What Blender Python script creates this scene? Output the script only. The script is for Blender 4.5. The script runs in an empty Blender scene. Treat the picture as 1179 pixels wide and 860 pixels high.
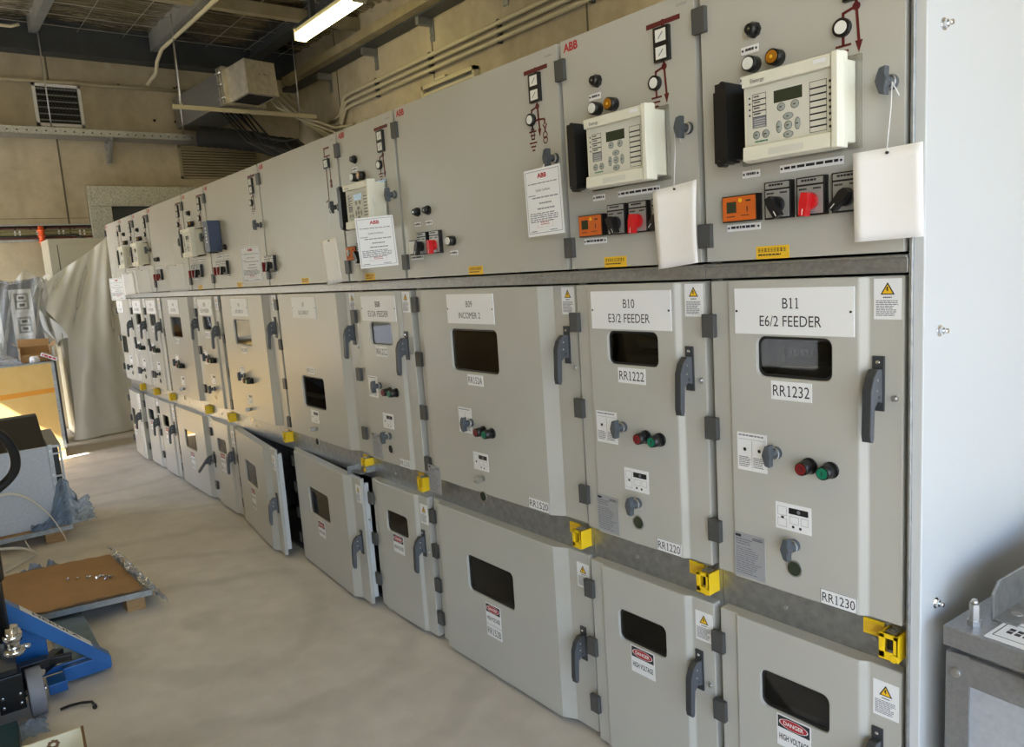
import bpy, bmesh, math, random
from mathutils import Vector, Matrix, Euler, noise
random.seed(7)
C = bpy.context.scene.collection
PI = math.pi

# ------------------------------------------------------------------ materials
def lin(c):
    return tuple(((x/12.92) if x <= .04045 else ((x+.055)/1.055)**2.4) for x in c)
def rgb(r, g, b):
    return lin((r/255, g/255, b/255))
def mat(name, col, rough=.5, metal=0., bump=None, vary=None, spec=.5, emit=None, coat=0., map_scale=None):
    """col linear; bump=(noise scale, strength, distance); vary=(noise scale, other colour, lo, hi)"""
    m = bpy.data.materials.new(name); m.use_nodes = True
    nt = m.node_tree; N = nt.nodes; L = nt.links
    p = N['Principled BSDF']
    p.inputs['Base Color'].default_value = (*col, 1)
    p.inputs['Roughness'].default_value = rough
    p.inputs['Metallic'].default_value = metal
    p.inputs['Specular IOR Level'].default_value = spec
    p.inputs['Coat Weight'].default_value = coat
    tc = N.new('ShaderNodeTexCoord')
    src = tc.outputs['Object']
    if map_scale:
        mp = N.new('ShaderNodeMapping'); mp.inputs['Scale'].default_value = map_scale
        L.new(src, mp.inputs['Vector']); src = mp.outputs['Vector']
    if bump:
        n = N.new('ShaderNodeTexNoise'); n.inputs['Scale'].default_value = bump[0]; n.inputs['Detail'].default_value = 3
        b = N.new('ShaderNodeBump'); b.inputs['Strength'].default_value = bump[1]; b.inputs['Distance'].default_value = bump[2]
        L.new(src, n.inputs['Vector']); L.new(n.outputs['Fac'], b.inputs['Height']); L.new(b.outputs['Normal'], p.inputs['Normal'])
    if vary:
        n = N.new('ShaderNodeTexNoise'); n.inputs['Scale'].default_value = vary[0]; n.inputs['Detail'].default_value = 6
        n.inputs['Roughness'].default_value = .6
        r = N.new('ShaderNodeMapRange'); r.inputs['From Min'].default_value = vary[2]; r.inputs['From Max'].default_value = vary[3]
        x = N.new('ShaderNodeMix'); x.data_type = 'RGBA'
        x.inputs[6].default_value = (*col, 1); x.inputs[7].default_value = (*vary[1], 1)
        L.new(src, n.inputs['Vector']); L.new(n.outputs['Fac'], r.inputs['Value']); L.new(r.outputs['Result'], x.inputs[0]); L.new(x.outputs[2], p.inputs['Base Color'])
    if emit:
        p.inputs['Emission Color'].default_value = (*emit[0], 1); p.inputs['Emission Strength'].default_value = emit[1]
    return m
def mat_clear(name, tint, gloss_rough=.03, body=None, body_fac=0., bump=None, ior=1.45):
    """clear sheet or pane: see-through with a fresnel gloss, optionally milky"""
    m = bpy.data.materials.new(name); m.use_nodes = True
    nt = m.node_tree; N = nt.nodes; L = nt.links; N.clear()
    out = N.new('ShaderNodeOutputMaterial'); t = N.new('ShaderNodeBsdfTransparent'); t.inputs['Color'].default_value = (*tint, 1)
    g = N.new('ShaderNodeBsdfGlossy'); g.inputs['Roughness'].default_value = gloss_rough
    f = N.new('ShaderNodeFresnel'); f.inputs['IOR'].default_value = ior
    base = t.outputs[0]
    if bump:
        tc = N.new('ShaderNodeTexCoord'); n = N.new('ShaderNodeTexNoise'); n.inputs['Scale'].default_value = bump[0]; n.inputs['Detail'].default_value = 5
        b = N.new('ShaderNodeBump'); b.inputs['Strength'].default_value = bump[1]; b.inputs['Distance'].default_value = bump[2]
        L.new(tc.outputs['Object'], n.inputs['Vector']); L.new(n.outputs['Fac'], b.inputs['Height'])
        L.new(b.outputs[0], g.inputs['Normal'])
    if body:
        d = N.new('ShaderNodeBsdfDiffuse'); d.inputs['Color'].default_value = (*body, 1)
        tl = N.new('ShaderNodeBsdfTranslucent'); tl.inputs['Color'].default_value = (*body, 1)
        mx = N.new('ShaderNodeMixShader'); mx.inputs[0].default_value = .18
        L.new(d.outputs[0], mx.inputs[1]); L.new(tl.outputs[0], mx.inputs[2])
        m2 = N.new('ShaderNodeMixShader'); m2.inputs[0].default_value = body_fac
        L.new(base, m2.inputs[1]); L.new(mx.outputs[0], m2.inputs[2]); base = m2.outputs[0]
    m3 = N.new('ShaderNodeMixShader')
    L.new(f.outputs[0], m3.inputs[0]); L.new(base, m3.inputs[1]); L.new(g.outputs[0], m3.inputs[2]); L.new(m3.outputs[0], out.inputs['Surface'])
    return m

M = {}
M['paint'] = mat('grey_powder_paint', rgb(180, 178, 170), .30, bump=(420, .12, .0006), vary=(1.3, rgb(174, 172, 163), .4, .7))
M['paint_shade'] = mat('shade_inner_paint', rgb(60, 60, 58), .6)  # paint grey darkened: shade inside the cabinets is put into the colour
M['side'] = mat('side_panel_paint', rgb(196, 198, 198), .4, bump=(300, .08, .0005))
M['galv'] = mat('galvanised_steel', (.42, .43, .43), .42, .9, bump=(60, .06, .001), vary=(38, (.30, .31, .32), .35, .7))
M['rail'] = mat('galvanised_rail', (.40, .40, .39), .45, .85, bump=(140, .12, .001), vary=(90, (.30, .30, .30), .35, .7))
M['alum'] = mat('bright_duct_metal', (.68, .65, .56), .48, .85, bump=(6, .12, .01), vary=(14, (.48, .46, .42), .35, .75))
M['steel'] = mat('plain_steel', (.55, .55, .54), .35, 1.)
M['chrome'] = mat('chrome', (.75, .76, .78), .12, 1.)
M['beam'] = mat('dark_painted_beam', rgb(48, 54, 58), .5, vary=(4, rgb(60, 64, 66), .4, .7))
M['purlin'] = mat('zinc_purlin', (.30, .31, .30), .45, .6, vary=(6, (.22, .23, .23), .35, .7))
M['cream_paint'] = mat('cream_steel', rgb(150, 140, 112), .5, vary=(5, rgb(128, 119, 94), .4, .7))
M['conduit'] = mat('conduit_plastic', rgb(186, 178, 150), .45)
M['hinge'] = mat('hinge_grey', rgb(72, 72, 71), .5)
M['handle'] = mat('handle_grey', rgb(84, 87, 92), .38)
M['handle_d'] = mat('handle_dark_grey', rgb(52, 54, 57), .45)
M['knob'] = mat('knob_grey', rgb(76, 81, 86), .4)
M['black'] = mat('black_plastic', rgb(22, 22, 23), .35)
M['blackm'] = mat('black_matt', rgb(20, 20, 20), .8)
M['white'] = mat('white_label', rgb(228, 228, 228), .45)
M['whitegloss'] = mat('white_lens', rgb(225, 225, 220), .2)
M['paper'] = mat('white_card', rgb(240, 238, 236), .7)
M['ink'] = mat('black_ink', rgb(34, 34, 38), .6)
M['inkgrey'] = mat('grey_ink', rgb(122, 122, 130), .6)
M['redink'] = mat('red_ink', rgb(172, 28, 36), .55)
M['maroon'] = mat('maroon_paint', rgb(92, 22, 24), .5)
M['red'] = mat('red_plastic', rgb(196, 24, 28), .35)
M['redd'] = mat('dark_red_plastic', rgb(120, 20, 22), .3)
M['green'] = mat('green_plastic', rgb(10, 112, 82), .3)
M['amber'] = mat('amber_lens', rgb(160, 104, 24), .2)
M['orange'] = mat('orange_face', rgb(205, 100, 32), .4)
M['orangecable'] = mat('orange_plastic', rgb(222, 92, 46), .4)
M['yellow'] = mat('yellow_steel', rgb(236, 196, 20), .4)
M['ylabel'] = mat('yellow_label', rgb(228, 182, 40), .5)
M['warn'] = mat('warning_yellow', rgb(240, 190, 20), .5)
M['cream'] = mat('cream_plastic', rgb(220, 217, 200), .36)
M['creamd'] = mat('cream_plastic_front', rgb(205, 203, 190), .42)
M['lcd'] = mat('lcd_green', rgb(52, 58, 44), .15)
M['keygrey'] = mat('key_grey', rgb(150, 155, 148), .45)
M['plate'] = mat('data_plate_metal', rgb(168, 170, 174), .35, .3)
M['swplate'] = mat('switch_plate_metal', rgb(176, 176, 174), .3, .5)
M['bluedev'] = mat('dark_blue_plastic', rgb(52, 66, 96), .4)
M['jack'] = mat('blue_enamel', rgb(34, 98, 162), .33, vary=(5, rgb(30, 88, 150), .4, .7))
M['fork'] = mat('worn_fork_steel', rgb(112, 130, 138), .35, .5, vary=(9, rgb(86, 104, 112), .35, .7))
M['wheel'] = mat('grey_wheel', rgb(128, 128, 134), .6)
M['card'] = mat('cardboard', rgb(168, 130, 84), .85, vary=(3, rgb(155, 118, 76), .4, .7))
M['carddark'] = mat('cardboard_edge', rgb(120, 90, 58), .9)
M['wood'] = mat('pallet_wood', rgb(178, 142, 96), .8, vary=(12, rgb(140, 106, 66), .35, .7), map_scale=(1, 1, 8))
M['ply'] = mat('yellow_ply', rgb(226, 196, 130), .7, vary=(2.5, rgb(214, 180, 112), .35, .7))
M['orangestripe'] = mat('orange_stripe_paint', rgb(226, 158, 58), .7)
M['boxcream'] = mat('cream_carton', rgb(226, 218, 188), .75)
M['teal'] = mat('dark_teal_carton', rgb(22, 60, 66), .6)
M['cabgrey'] = mat('cabinet_beige', rgb(176, 172, 156), .45)
M['strap'] = mat('white_strap', rgb(215, 208, 195), .5)
M['panelgalv'] = mat('matt_galvanised_sheet', rgb(188, 192, 198), .5, .35, bump=(160, .08, .0008), vary=(60, rgb(176, 180, 188), .35, .7))
M['boxgrey'] = mat('brushed_grey_box', rgb(150, 150, 150), .42, .55, bump=(200, .1, .0008), vary=(90, rgb(136, 136, 138), .35, .7))
M['lamp'] = mat('lamp_diffuser', rgb(250, 240, 190), .4, emit=((1., .84, .40), 11.))
M['lampbody'] = mat('lamp_body', rgb(170, 165, 140), .5)
M['speckle'] = mat('speckled_galvanised', (.46, .46, .42), .38, .85, bump=(30, .25, .004), vary=(55, (.30, .30, .27), .4, .62))
M['foil'] = mat('foil_insulation', (.62, .57, .46), .27, .95, bump=(9, 1., .06), vary=(7, (.42, .38, .30), .35, .7), map_scale=(2.4, .45, 1))
M['wire'] = mat('mesh_wire', (.5, .48, .42), .4, .8)
M['pane'] = mat_clear('dark_viewing_glass', (.46, .47, .48), .02)
M['sheet'] = mat_clear('milky_plastic_sheet', (.92, .92, .90), .25, (.97, .955, .90), .82, (7, .25, .03), 1.2)
M['sheetclear'] = mat_clear('clear_plastic_film', (.93, .94, .95), .16, (.78, .80, .82), .24, (22, .6, .02), 1.2)
M['sheetblue'] = mat_clear('blue_plastic_film', (.66, .76, .90), .2, (.44, .56, .74), .45, (30, .6, .02), 1.3)
M['sheetgrey'] = mat_clear('grey_plastic_film', (.74, .78, .84), .18, (.46, .50, .58), .5, (30, .6, .02), 1.35)
M['coverclear'] = mat_clear('clear_cover', (.96, .96, .94), .05, (.85, .84, .78), .05)
M['busgreen'] = mat('olive_bars', rgb(120, 118, 66), .5)

# ------------------------------------------------------------------ mesh builder
_txt = {}
def text_raw(s, bold):
    cu = bpy.data.curves.new('t', 'FONT'); cu.body = s; cu.resolution_u = 3; cu.offset = bold
    o = bpy.data.objects.new('t', cu); me = bpy.data.meshes.new_from_object(o)
    g = ([v.co.copy() for v in me.vertices], [tuple(p.vertices) for p in me.polygons])
    bpy.data.objects.remove(o); bpy.data.curves.remove(cu); bpy.data.meshes.remove(me)
    return g
def text_geo(s, bold=0.):
    key = (s, bold)
    if key not in _txt:
        vs, fs = text_raw(s, bold)
        # the photographed lettering has a flag and a foot on every 1
        for i, ch in enumerate(s):
            if ch != '1': continue
            xr = max(v.x for v in text_raw(s[:i+1], bold)[0]); c = xr-.035; n = len(vs)
            vs += [Vector(p) for p in ((c-.135, 0, 0), (c+.135, 0, 0), (c+.135, .06, 0), (c-.135, .06, 0), (c-.14, .57, 0), (c-.03, .62, 0), (c-.03, .70, 0), (c-.14, .635, 0))]
            fs += [(n, n+1, n+2, n+3), (n+4, n+5, n+6, n+7)]
        _txt[key] = (vs, fs)
    return _txt[key]

class MB:
    def __init__(s, *mats):
        s.v = []; s.f = []; s.mi = []; s.sm = []; s.mats = list(mats); s.cur = 0; s.T = None
    def use(s, m):
        m = M[m] if isinstance(m, str) else m
        if m not in s.mats: s.mats.append(m)
        s.cur = s.mats.index(m); return s
    def add(s, vs, fs, smooth=False):
        n = len(s.v)
        for q in vs:
            q = Vector(q); s.v.append(s.T @ q if s.T else q)
        for f in fs:
            s.f.append([i+n for i in f]); s.mi.append(s.cur); s.sm.append(smooth)
        return s
    def box(s, x0, x1, y0, y1, z0, z1):
        vs = [(x, y, z) for x in (x0, x1) for y in (y0, y1) for z in (z0, z1)]
        return s.add(vs, [(0,1,3,2), (4,6,7,5), (0,4,5,1), (2,3,7,6), (0,2,6,4), (1,5,7,3)])
    def ext(s, poly, ax, a0, a1, smooth=False, caps=True):
        n = len(poly)
        def P(a, q):
            return (a, q[0], q[1]) if ax == 'x' else ((q[0], a, q[1]) if ax == 'y' else (q[0], q[1], a))
        vs = [P(a0, q) for q in poly]+[P(a1, q) for q in poly]
        s.add(vs, [(i, (i+1) % n, n+(i+1) % n, n+i) for i in range(n)], smooth)
        if caps:
            k = len(s.v)-2*n
            for f in (list(range(n))[::-1], list(range(n, 2*n))):
                s.f.append([i+k for i in f]); s.mi.append(s.cur); s.sm.append(False)
        return s
    def cyl(s, p0, p1, r0, r1=None, n=18, cap=True, smooth=True):
        p0 = Vector(p0); p1 = Vector(p1); r1 = r0 if r1 is None else r1
        d = (p1-p0).normalized(); a = d.orthogonal().normalized(); b = d.cross(a)
        vs = []
        for p, r in ((p0, r0), (p1, r1)):
            for i in range(n):
                t = 2*PI*i/n; vs.append(p+a*(r*math.cos(t))+b*(r*math.sin(t)))
        s.add(vs, [(i, (i+1) % n, n+(i+1) % n, n+i) for i in range(n)], smooth)
        if cap:
            k = len(s.v)-2*n
            for f in (list(range(n))[::-1], list(range(n, 2*n))):
                s.f.append([i+k for i in f]); s.mi.append(s.cur); s.sm.append(False)
        return s
    def tube(s, pts, r, n=8, cap=True):
        pts = [Vector(p) for p in pts]; m = len(pts); vs = []; a = None
        for i, p in enumerate(pts):
            d = (pts[min(i+1, m-1)]-pts[max(i-1, 0)]).normalized()
            if a is None: a = d.orthogonal().normalized()
            else: a = (a-d*a.dot(d)).normalized()
            b = d.cross(a); rr = r[i] if isinstance(r, (list, tuple)) else r
            for j in range(n):
                t = 2*PI*j/n; vs.append(p+a*(rr*math.cos(t))+b*(rr*math.sin(t)))
        fs = [(i*n+j, i*n+(j+1) % n, (i+1)*n+(j+1) % n, (i+1)*n+j) for i in range(m-1) for j in range(n)]
        s.add(vs, fs, True)
        if cap:
            k = len(s.v)-m*n
            s.f.append([k+j for j in range(n)][::-1]); s.mi.append(s.cur); s.sm.append(False)
            s.f.append([k+(m-1)*n+j for j in range(n)]); s.mi.append(s.cur); s.sm.append(False)
        return s
    def ball(s, c, r, n=14, sc=(1, 1, 1)):
        vs = []; h = n//2
        for i in range(h+1):
            t = PI*i/h
            for j in range(n):
                p = 2*PI*j/n
                vs.append((c[0]+r*sc[0]*math.sin(t)*math.cos(p), c[1]+r*sc[1]*math.sin(t)*math.sin(p), c[2]+r*sc[2]*math.cos(t)))
        return s.add(vs, [(i*n+j, i*n+(j+1) % n, (i+1)*n+(j+1) % n, (i+1)*n+j) for i in range(h) for j in range(n)], True)
    def grid(s, fn, nu, nv, smooth=True):
        vs = [fn(i/nu, j/nv) for i in range(nu+1) for j in range(nv+1)]
        return s.add(vs, [(i*(nv+1)+j, (i+1)*(nv+1)+j, (i+1)*(nv+1)+j+1, i*(nv+1)+j+1) for i in range(nu) for j in range(nv)], smooth)
    def bar(s, p0, p1, w, t, up=(0, 0, 1)):
        """rectangular bar from p0 to p1, w wide along 'up', t thick"""
        p0 = Vector(p0); p1 = Vector(p1); d = (p1-p0).normalized(); u = Vector(up); u = (u-d*u.dot(d)).normalized(); k = d.cross(u)
        vs = [p+u*(a*w/2)+k*(b*t/2) for p in (p0, p1) for a, b in ((-1, -1), (1, -1), (1, 1), (-1, 1))]
        return s.add(vs, [(0, 1, 2, 3)[::-1], (4, 5, 6, 7), (0, 1, 5, 4), (1, 2, 6, 5), (2, 3, 7, 6), (3, 0, 4, 7)])
    def text(s, t, x, z, h, y, align='c', sx=1., bold=0.):
        """lettering on a plane that faces -Y, capital height h, centred (or left) at x, baseline z"""
        vs, fs = text_geo(t, bold)
        k = h/.70
        x0 = min(v.x for v in vs); x1 = max(v.x for v in vs)
        off = {'c': -(x0+x1)/2, 'l': -x0, 'r': -x1}[align]
        return s.add([(x+(v.x+off)*k*sx, y, z+v.y*k) for v in vs], fs)
    def lines(s, x0, x1, z0, z1, n, y, frac=.45, rag=.35, rnd=None):
        """rows of small print too fine to read"""
        rnd = rnd or random.Random(int(abs(x0*9999)+abs(z0*7777)))
        st = (z1-z0)/n
        for i in range(n):
            zt = z1-i*st; xe = x1-(x1-x0)*rag*rnd.random(); xx = x0
            while xx < xe-1e-4:
                wl = (x1-x0)*rnd.uniform(.06, .2); xb = min(xx+wl, xe)
                s.add([(xx, y, zt-st*frac), (xb, y, zt-st*frac), (xb, y, zt), (xx, y, zt)], [(0, 1, 2, 3)])
                xx = xb+(x1-x0)*.025
        return s
    def flat(s, x0, x1, z0, z1, y):
        return s.add([(x0, y, z0), (x1, y, z0), (x1, y, z1), (x0, y, z1)], [(0, 1, 2, 3)])
    def poly(s, pts, y):
        return s.add([(p[0], y, p[1]) for p in pts], [tuple(range(len(pts)))])
    def holed(s, x0, x1, z0, z1, y, inner):
        """flat rectangle with a rounded opening; inner = four corner arcs (bl, br, tr, tl)"""
        k = len(inner)//4; oc = [(x0, y, z0), (x1, y, z0), (x1, y, z1), (x0, y, z1)]
        vs = oc+[(p[0], y, p[1]) for p in inner]; fs = []
        for c in range(4):
            for i in range(k-1): fs.append((c, 4+c*k+i+1, 4+c*k+i))
            d = (c+1) % 4
            fs.append((c, d, 4+d*k, 4+c*k+k-1))
        return s.add(vs, fs)
    def build(s, name, parent=None, loc=None, bevel=0., seg=2, angle=35):
        me = bpy.data.meshes.new(name)
        me.from_pydata([tuple(v) for v in s.v], [], s.f)
        for m in s.mats: me.materials.append(m)
        me.polygons.foreach_set('material_index', s.mi); me.polygons.foreach_set('use_smooth', s.sm)
        bm = bmesh.new(); bm.from_mesh(me); 
        if bevel: bmesh.ops.remove_doubles(bm, verts=bm.verts, dist=1e-5)
        bmesh.ops.recalc_face_normals(bm, faces=bm.faces); bm.to_mesh(me); bm.free()
        me.update()
        o = bpy.data.objects.new(name, me); C.objects.link(o)
        if parent: o.parent = parent
        if loc: o.location = loc
        if bevel:
            b = o.modifiers.new('edge', 'BEVEL'); b.width = bevel; b.segments = seg; b.limit_method = 'ANGLE'; b.angle_limit = math.radians(angle)
        return o
def mb(*mats):
    return MB(*[M[m] if isinstance(m, str) else m for m in mats])
def rr(x0, x1, z0, z1, r, k=6):
    P = []
    for cx, cz, a in ((x0+r, z0+r, PI), (x1-r, z0+r, 1.5*PI), (x1-r, z1-r, 0), (x0+r, z1-r, .5*PI)):
        for i in range(k):
            t = a+(PI/2)*i/(k-1); P.append((cx+r*math.cos(t), cz+r*math.sin(t)))
    return P
def tag(o, label=None, cat=None, group=None, kind=None):
    if label: o['label'] = label
    if cat: o['category'] = cat
    if group: o['group'] = group
    if kind: o['kind'] = kind
    return o
def thing(name, label, cat, loc=(0, 0, 0), rz=0., group=None):
    o = bpy.data.objects.new(name, None); C.objects.link(o); o.location = loc; o.rotation_euler = (0, 0, rz); o.empty_display_size = .1
    return tag(o, label, cat, group)
_cache = {}
def inst(key, fn, name, parent, loc):
    """one small part: built once, its mesh shared by the later copies"""
    if key not in _cache:
        o = fn(); o.name = name; _cache[key] = o; o.parent = parent; o.location = loc; return o
    o = _cache[key].copy(); o.name = name; C.objects.link(o); o.parent = parent; o.location = loc
    return o
SKY, SUN, EXPO = .70, 32., .62
# ------------------------------------------------------------------ the switchgear row
XS = [0.0, -.537, -1.070, -2.102, -2.646, -3.679, -4.714, -5.250, -6.280, -6.817, -7.353, -8.006]
ZT, ZR1, ZR0, ZB0, ZL1, ZL0 = 2.42, 1.714, 1.664, .840, .7225, .05

# --- small fittings (built about their own origin, facing -Y)
def f_hinge():
    b = mb('hinge'); b.box(-.020, .020, -.012, .004, -.032, .032); b.use('handle_d').box(-.0205, -.016, -.0125, .004, -.0325, .0325)
    return b.build('hinge', bevel=.002)
def f_handle(out=0.):
    def go():
        b = mb('handle_d'); b.box(-.014, .014, -.006, 0, -.064, .064)
        b.use('chrome').cyl((0, -.006, .050), (0, -.009, .050), .005, n=10)
        return b.build('handle', bevel=.0015)
    return go
def f_lever(out=0.):
    def go():
        pts = [(-.006, .034), (-.026, .036), (-.046, .018), (-.057, -.010), (-.062, -.110), (-.058, -.128), (-.049, -.130), (-.045, -.118), (-.041, -.050), (-.026, -.038), (-.006, -.044)]
        if out:
            c, s_ = math.cos(out), math.sin(out)
            pts = [((y+.02)*c+(z-.02)*s_-.02, -(y+.02)*s_+(z-.02)*c+.02) for y, z in pts]
            pts = [(min(y, -.004), z) for y, z in pts]
        b = mb('handle_d'); b.ext(pts, 'x', -.011, .008)
        b.use('handle').ext([(y, z) for y, z in pts], 'x', .008, .0105)
        for y, z in ((-.030, .012), (-.032, -.012)):
            b.use('steel').cyl((.0105, y, z), (.012, y, z), .0032, n=8)
        b.use('black').cyl((.0105, -.022, -.028), (.0113, -.022, -.028), .0035, n=8)
        return b.build('lever', bevel=.0015)
    return go
def f_wing():
    b = mb('knob'); b.cyl((0, 0, 0), (0, -.012, 0), .017, .016); b.cyl((0, -.012, 0), (0, -.03, 0), .012); b.use('steel').cyl((0, -.012, 0), (0, -.016, 0), .0165)
    b.use('knob').ext([(-.004, -.027), (.009, -.030), (.0095, -.012), (.013, 0), (.0095, .012), (.010, .029), (-.004, .026), (-.0095, .012), (-.013, 0), (-.0095, -.012)], 'y', -.050, -.030)
    return b.build('wing_knob', bevel=.002)
def f_button(c):
    def go():
        b = mb('black'); b.cyl((0, 0, 0), (0, -.006, 0), .021); b.cyl((0, -.006, 0), (0, -.042, 0), .019, .0165, n=22)
        b.use(c).cyl((0, -.042, 0), (0, -.0445, 0), .0135, n=22); b.use('ink')
        if c == 'green': b.box(-.001, .001, -.0452, -.0445, -.006, .006)
        else:
            b.cyl((0, -.0445, 0), (0, -.0449, 0), .0065, n=18); b.use(c).cyl((0, -.0449, 0), (0, -.0453, 0), .0045, n=18)
        return b.build('button')
    return go
def f_lampknob(c):
    def go():
        b = mb('black')
        if c == 'black':
            b.cyl((0, 0, 0), (0, -.010, 0), .019, n=8, smooth=False); b.cyl((0, -.010, 0), (0, -.026, 0), .0175, .012, n=20); b.use('chrome').cyl((0, -.026, 0), (0, -.027, 0), .003, n=8)
        else:
            b.cyl((0, 0, 0), (0, -.028, 0), .0195, .0185, n=24); b.use(c).cyl((0, -.028, 0), (0, -.031, 0), .0145, n=24)
            if c == 'amber': b.use('ylabel').cyl((0, -.031, 0), (0, -.0318, 0), .004, n=18)
        return b.build('indicator_lamp')
    return go
def f_switch(): 
    b = mb('black'); b.box(-.036, .036, -.018, 0, -.045, .045)
    b.use('swplate').box(-.032, .032, -.020, -.018, -.041, .024); b.box(-.032, .032, -.020, -.018, .028, .042)
    b.use('ink').lines(-.022, .022, .031, .039, 1, -.0204, .6, .2); b.lines(-.028, -.008, .012, .019, 1, -.0204, .6, .1); b.lines(.008, .028, .012, .019, 1, -.0204, .6, .1)
    return b.build('selector_switch', bevel=.001)
def f_swknob(c, ang):
    def go():
        b = mb(c); b.T = Matrix.Translation((0, 0, -.012)) @ Matrix.Rotation(ang, 4, 'Y')
        b.cyl((0, -.020, 0), (0, -.032, 0), .021, .020, n=22)
        b.ext([(-.009, -.034), (.009, -.034), (.011, 0), (.008, .020), (-.008, .020), (-.011, 0)], 'y', -.050, -.030)
        b.use('white').box(-.001, .001, -.0505, -.050, -.032, -.018)
        return b.build('knob', bevel=.002)
    return go
def f_meter():
    b = mb('black'); b.box(-.052, .052, -.022, 0, -.033, .033)
    b.use('orange').box(-.049, .047, -.024, -.022, -.030, .030); b.use('lcd').box(-.037, -.008, -.0246, -.024, -.010, .018)
    b.use('warn').cyl((.004, -.024, .020), (.004, -.026, .020), .005, n=12); b.use('ink').box(.020, .034, -.0246, -.024, .016, .020); b.box(.022, .025, -.0246, -.024, -.010, .004); b.lines(-.037, -.006, -.024, -.018, 1, -.0246); b.lines(.006, .040, -.022, -.017, 1, -.0246)
    return b.build('panel_meter', bevel=.0015)
def f_strip(w, h=.018):
    def go():
        b = mb('white'); b.box(-w/2, w/2, -.002, 0, -h/2, h/2)
        b.use('ink').lines(-w/2+.012, w/2-.010, -h*.22, h*.22, 1, -.0024, .8, .1, random.Random(int(w*1000)))
        for x in (-w/2+.005, w/2-.005): b.cyl((x, -.002, 0), (x, -.0035, 0), .0028, n=8)
        return b.build('label_strip')
    return go
def f_warn():
    b = mb('white'); b.box(-.031, .031, -.0012, 0, -.046, .046)
    b.use('ink').poly([(-.016, .010), (.016, .010), (0, .038)], -.0016); b.use('warn').poly([(-.0115, .0125), (.0115, .0125), (0, .0325)], -.0019)
    b.use('ink').poly([(-.002, .0275), (.0022, .0275), (.0002, .021), (.003, .021), (-.0015, .0145), (-.0002, .0195), (-.003, .0195)], -.0022)
    b.lines(-.010, .010, .001, .005, 1, -.0016, .6, .1); b.use('inkgrey').lines(-.026, .026, -.040, -.003, 9, -.0016, .5, .3, random.Random(3))
    return b.build('warning_label')
def f_paper():
    b = mb('white'); b.box(-.045, .045, -.0012, 0, -.052, .052); b.use('inkgrey').lines(-.040, .040, .040, .047, 1, -.0016, .6, .1)
    b.box(-.041, .041, -.0016, -.0012, .034, .0347); b.box(-.0004, .0004, -.0016, -.0012, -.046, .030)
    b.use('ink').ball((-.022, -.0014, .006), .005, 10, (1, .05, 1)); b.ball((.022, -.0014, .006), .005, 10, (1, .05, 1))
    b.use('inkgrey').lines(-.040, -.004, -.044, -.014, 6, -.0016, .5, .3, random.Random(5)); b.lines(.004, .040, -.044, -.014, 6, -.0016, .5, .3, random.Random(6))
    return b.build('instruction_label')
def f_diag():
    b = mb('white'); b.box(-.050, .050, -.0012, 0, -.036, .036); b.use('black').box(-.012, .042, -.002, -.0012, .010, .026); b.use('inkgrey')
    b.cyl((.016, -.002, .018), (.016, -.0024, .018), .005, n=12)
    for x0, x1, z0, z1 in ((-.044, -.018, .002, .026), (-.044, -.018, -.028, -.006), (-.010, .016, -.016, .004), (.022, .042, -.016, .004)):
        for q in ((x0, x1, z0, z0+.0008), (x0, x1, z1-.0008, z1), (x0, x0+.0008, z0, z1), (x1-.0008, x1, z0, z1)): b.flat(*q, -.0016)
    b.use('ink'); b.flat(-.034, -.026, -.006, .000, -.0017); b.ball((0, -.0014, -.024), .004, 8, (1, .05, 1)); b.ball((.020, -.0014, -.025), .004, 8, (1, .05, 1))
    return b.build('diagram_label')
def f_data():
    b = mb('plate'); b.box(-.048, .048, -.0015, 0, -.062, .062); b.use('ink').box(-.044, -.026, -.0019, -.0015, .050, .057)
    b.lines(.010, .042, .046, .054, 2, -.0019, .5, .1); b.use('inkgrey').lines(-.043, .010, .026, .046, 3, -.0019, .5, .2, random.Random(1)); b.lines(-.043, .042, -.058, .022, 13, -.0019, .4, .4, random.Random(2))
    return b.build('rating_plate')
def f_round():
    b = mb('steel'); b.cyl((0, 0, 0), (0, -.003, 0), .0225, n=24); b.use('lcd').cyl((0, -.003, 0), (0, -.0034, 0), .019, n=24)
    return b.build('round_window')
def f_screw():
    b = mb('steel'); b.cyl((0, 0, 0), (0, -.004, 0), .0075, n=12); b.cyl((0, -.004, 0), (0, -.009, 0), .0045, n=6, smooth=False)
    return b.build('screw')
def f_danger():
    b = mb('white'); b.box(-.050, .050, -.0014, 0, -.046, .046); b.use('ink').flat(-.047, .047, .008, .043, -.0018)
    b.use('redink').add([(.043*math.cos(2*PI*i/28), -.0022, .0255+.0145*math.sin(2*PI*i/28)) for i in range(28)], [tuple(range(28))])
    b.use('white'); ring = []
    for r in (1., .93): ring += [(.043*r*math.cos(2*PI*i/28), -.0025, .0255+.0145*r*math.sin(2*PI*i/28)) for i in range(28)]
    b.add(ring, [(i, (i+1) % 28, 28+(i+1) % 28, 28+i) for i in range(28)])
    b.text('DANGER', 0, .020, .0115, -.0026, 'c', .90, .02)
    b.use('ink').text('HIGH VOLTAGE', 0, -.026, .017, -.0018, 'c', .50, .02)
    return b.build('danger_sign')
def f_ylabel():
    b = mb('ylabel'); b.box(-.046, .046, -.0012, 0, -.016, .016); b.use('ink'); rnd = random.Random(4)
    for i in range(9):
        x = -.040+i*.0088
        for k in range(3): b.flat(x, x+.0066, .0015+k*.0035, .0028+k*.0035, -.0016)
        b.flat(x+.0018+.002*rnd.random(), x+.0034+.001*rnd.random(), .001, .011, -.0016)
    b.lines(-.040, .024, -.010, -.004, 1, -.0016, .6, .0)
    return b.build('yellow_label')
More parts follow.
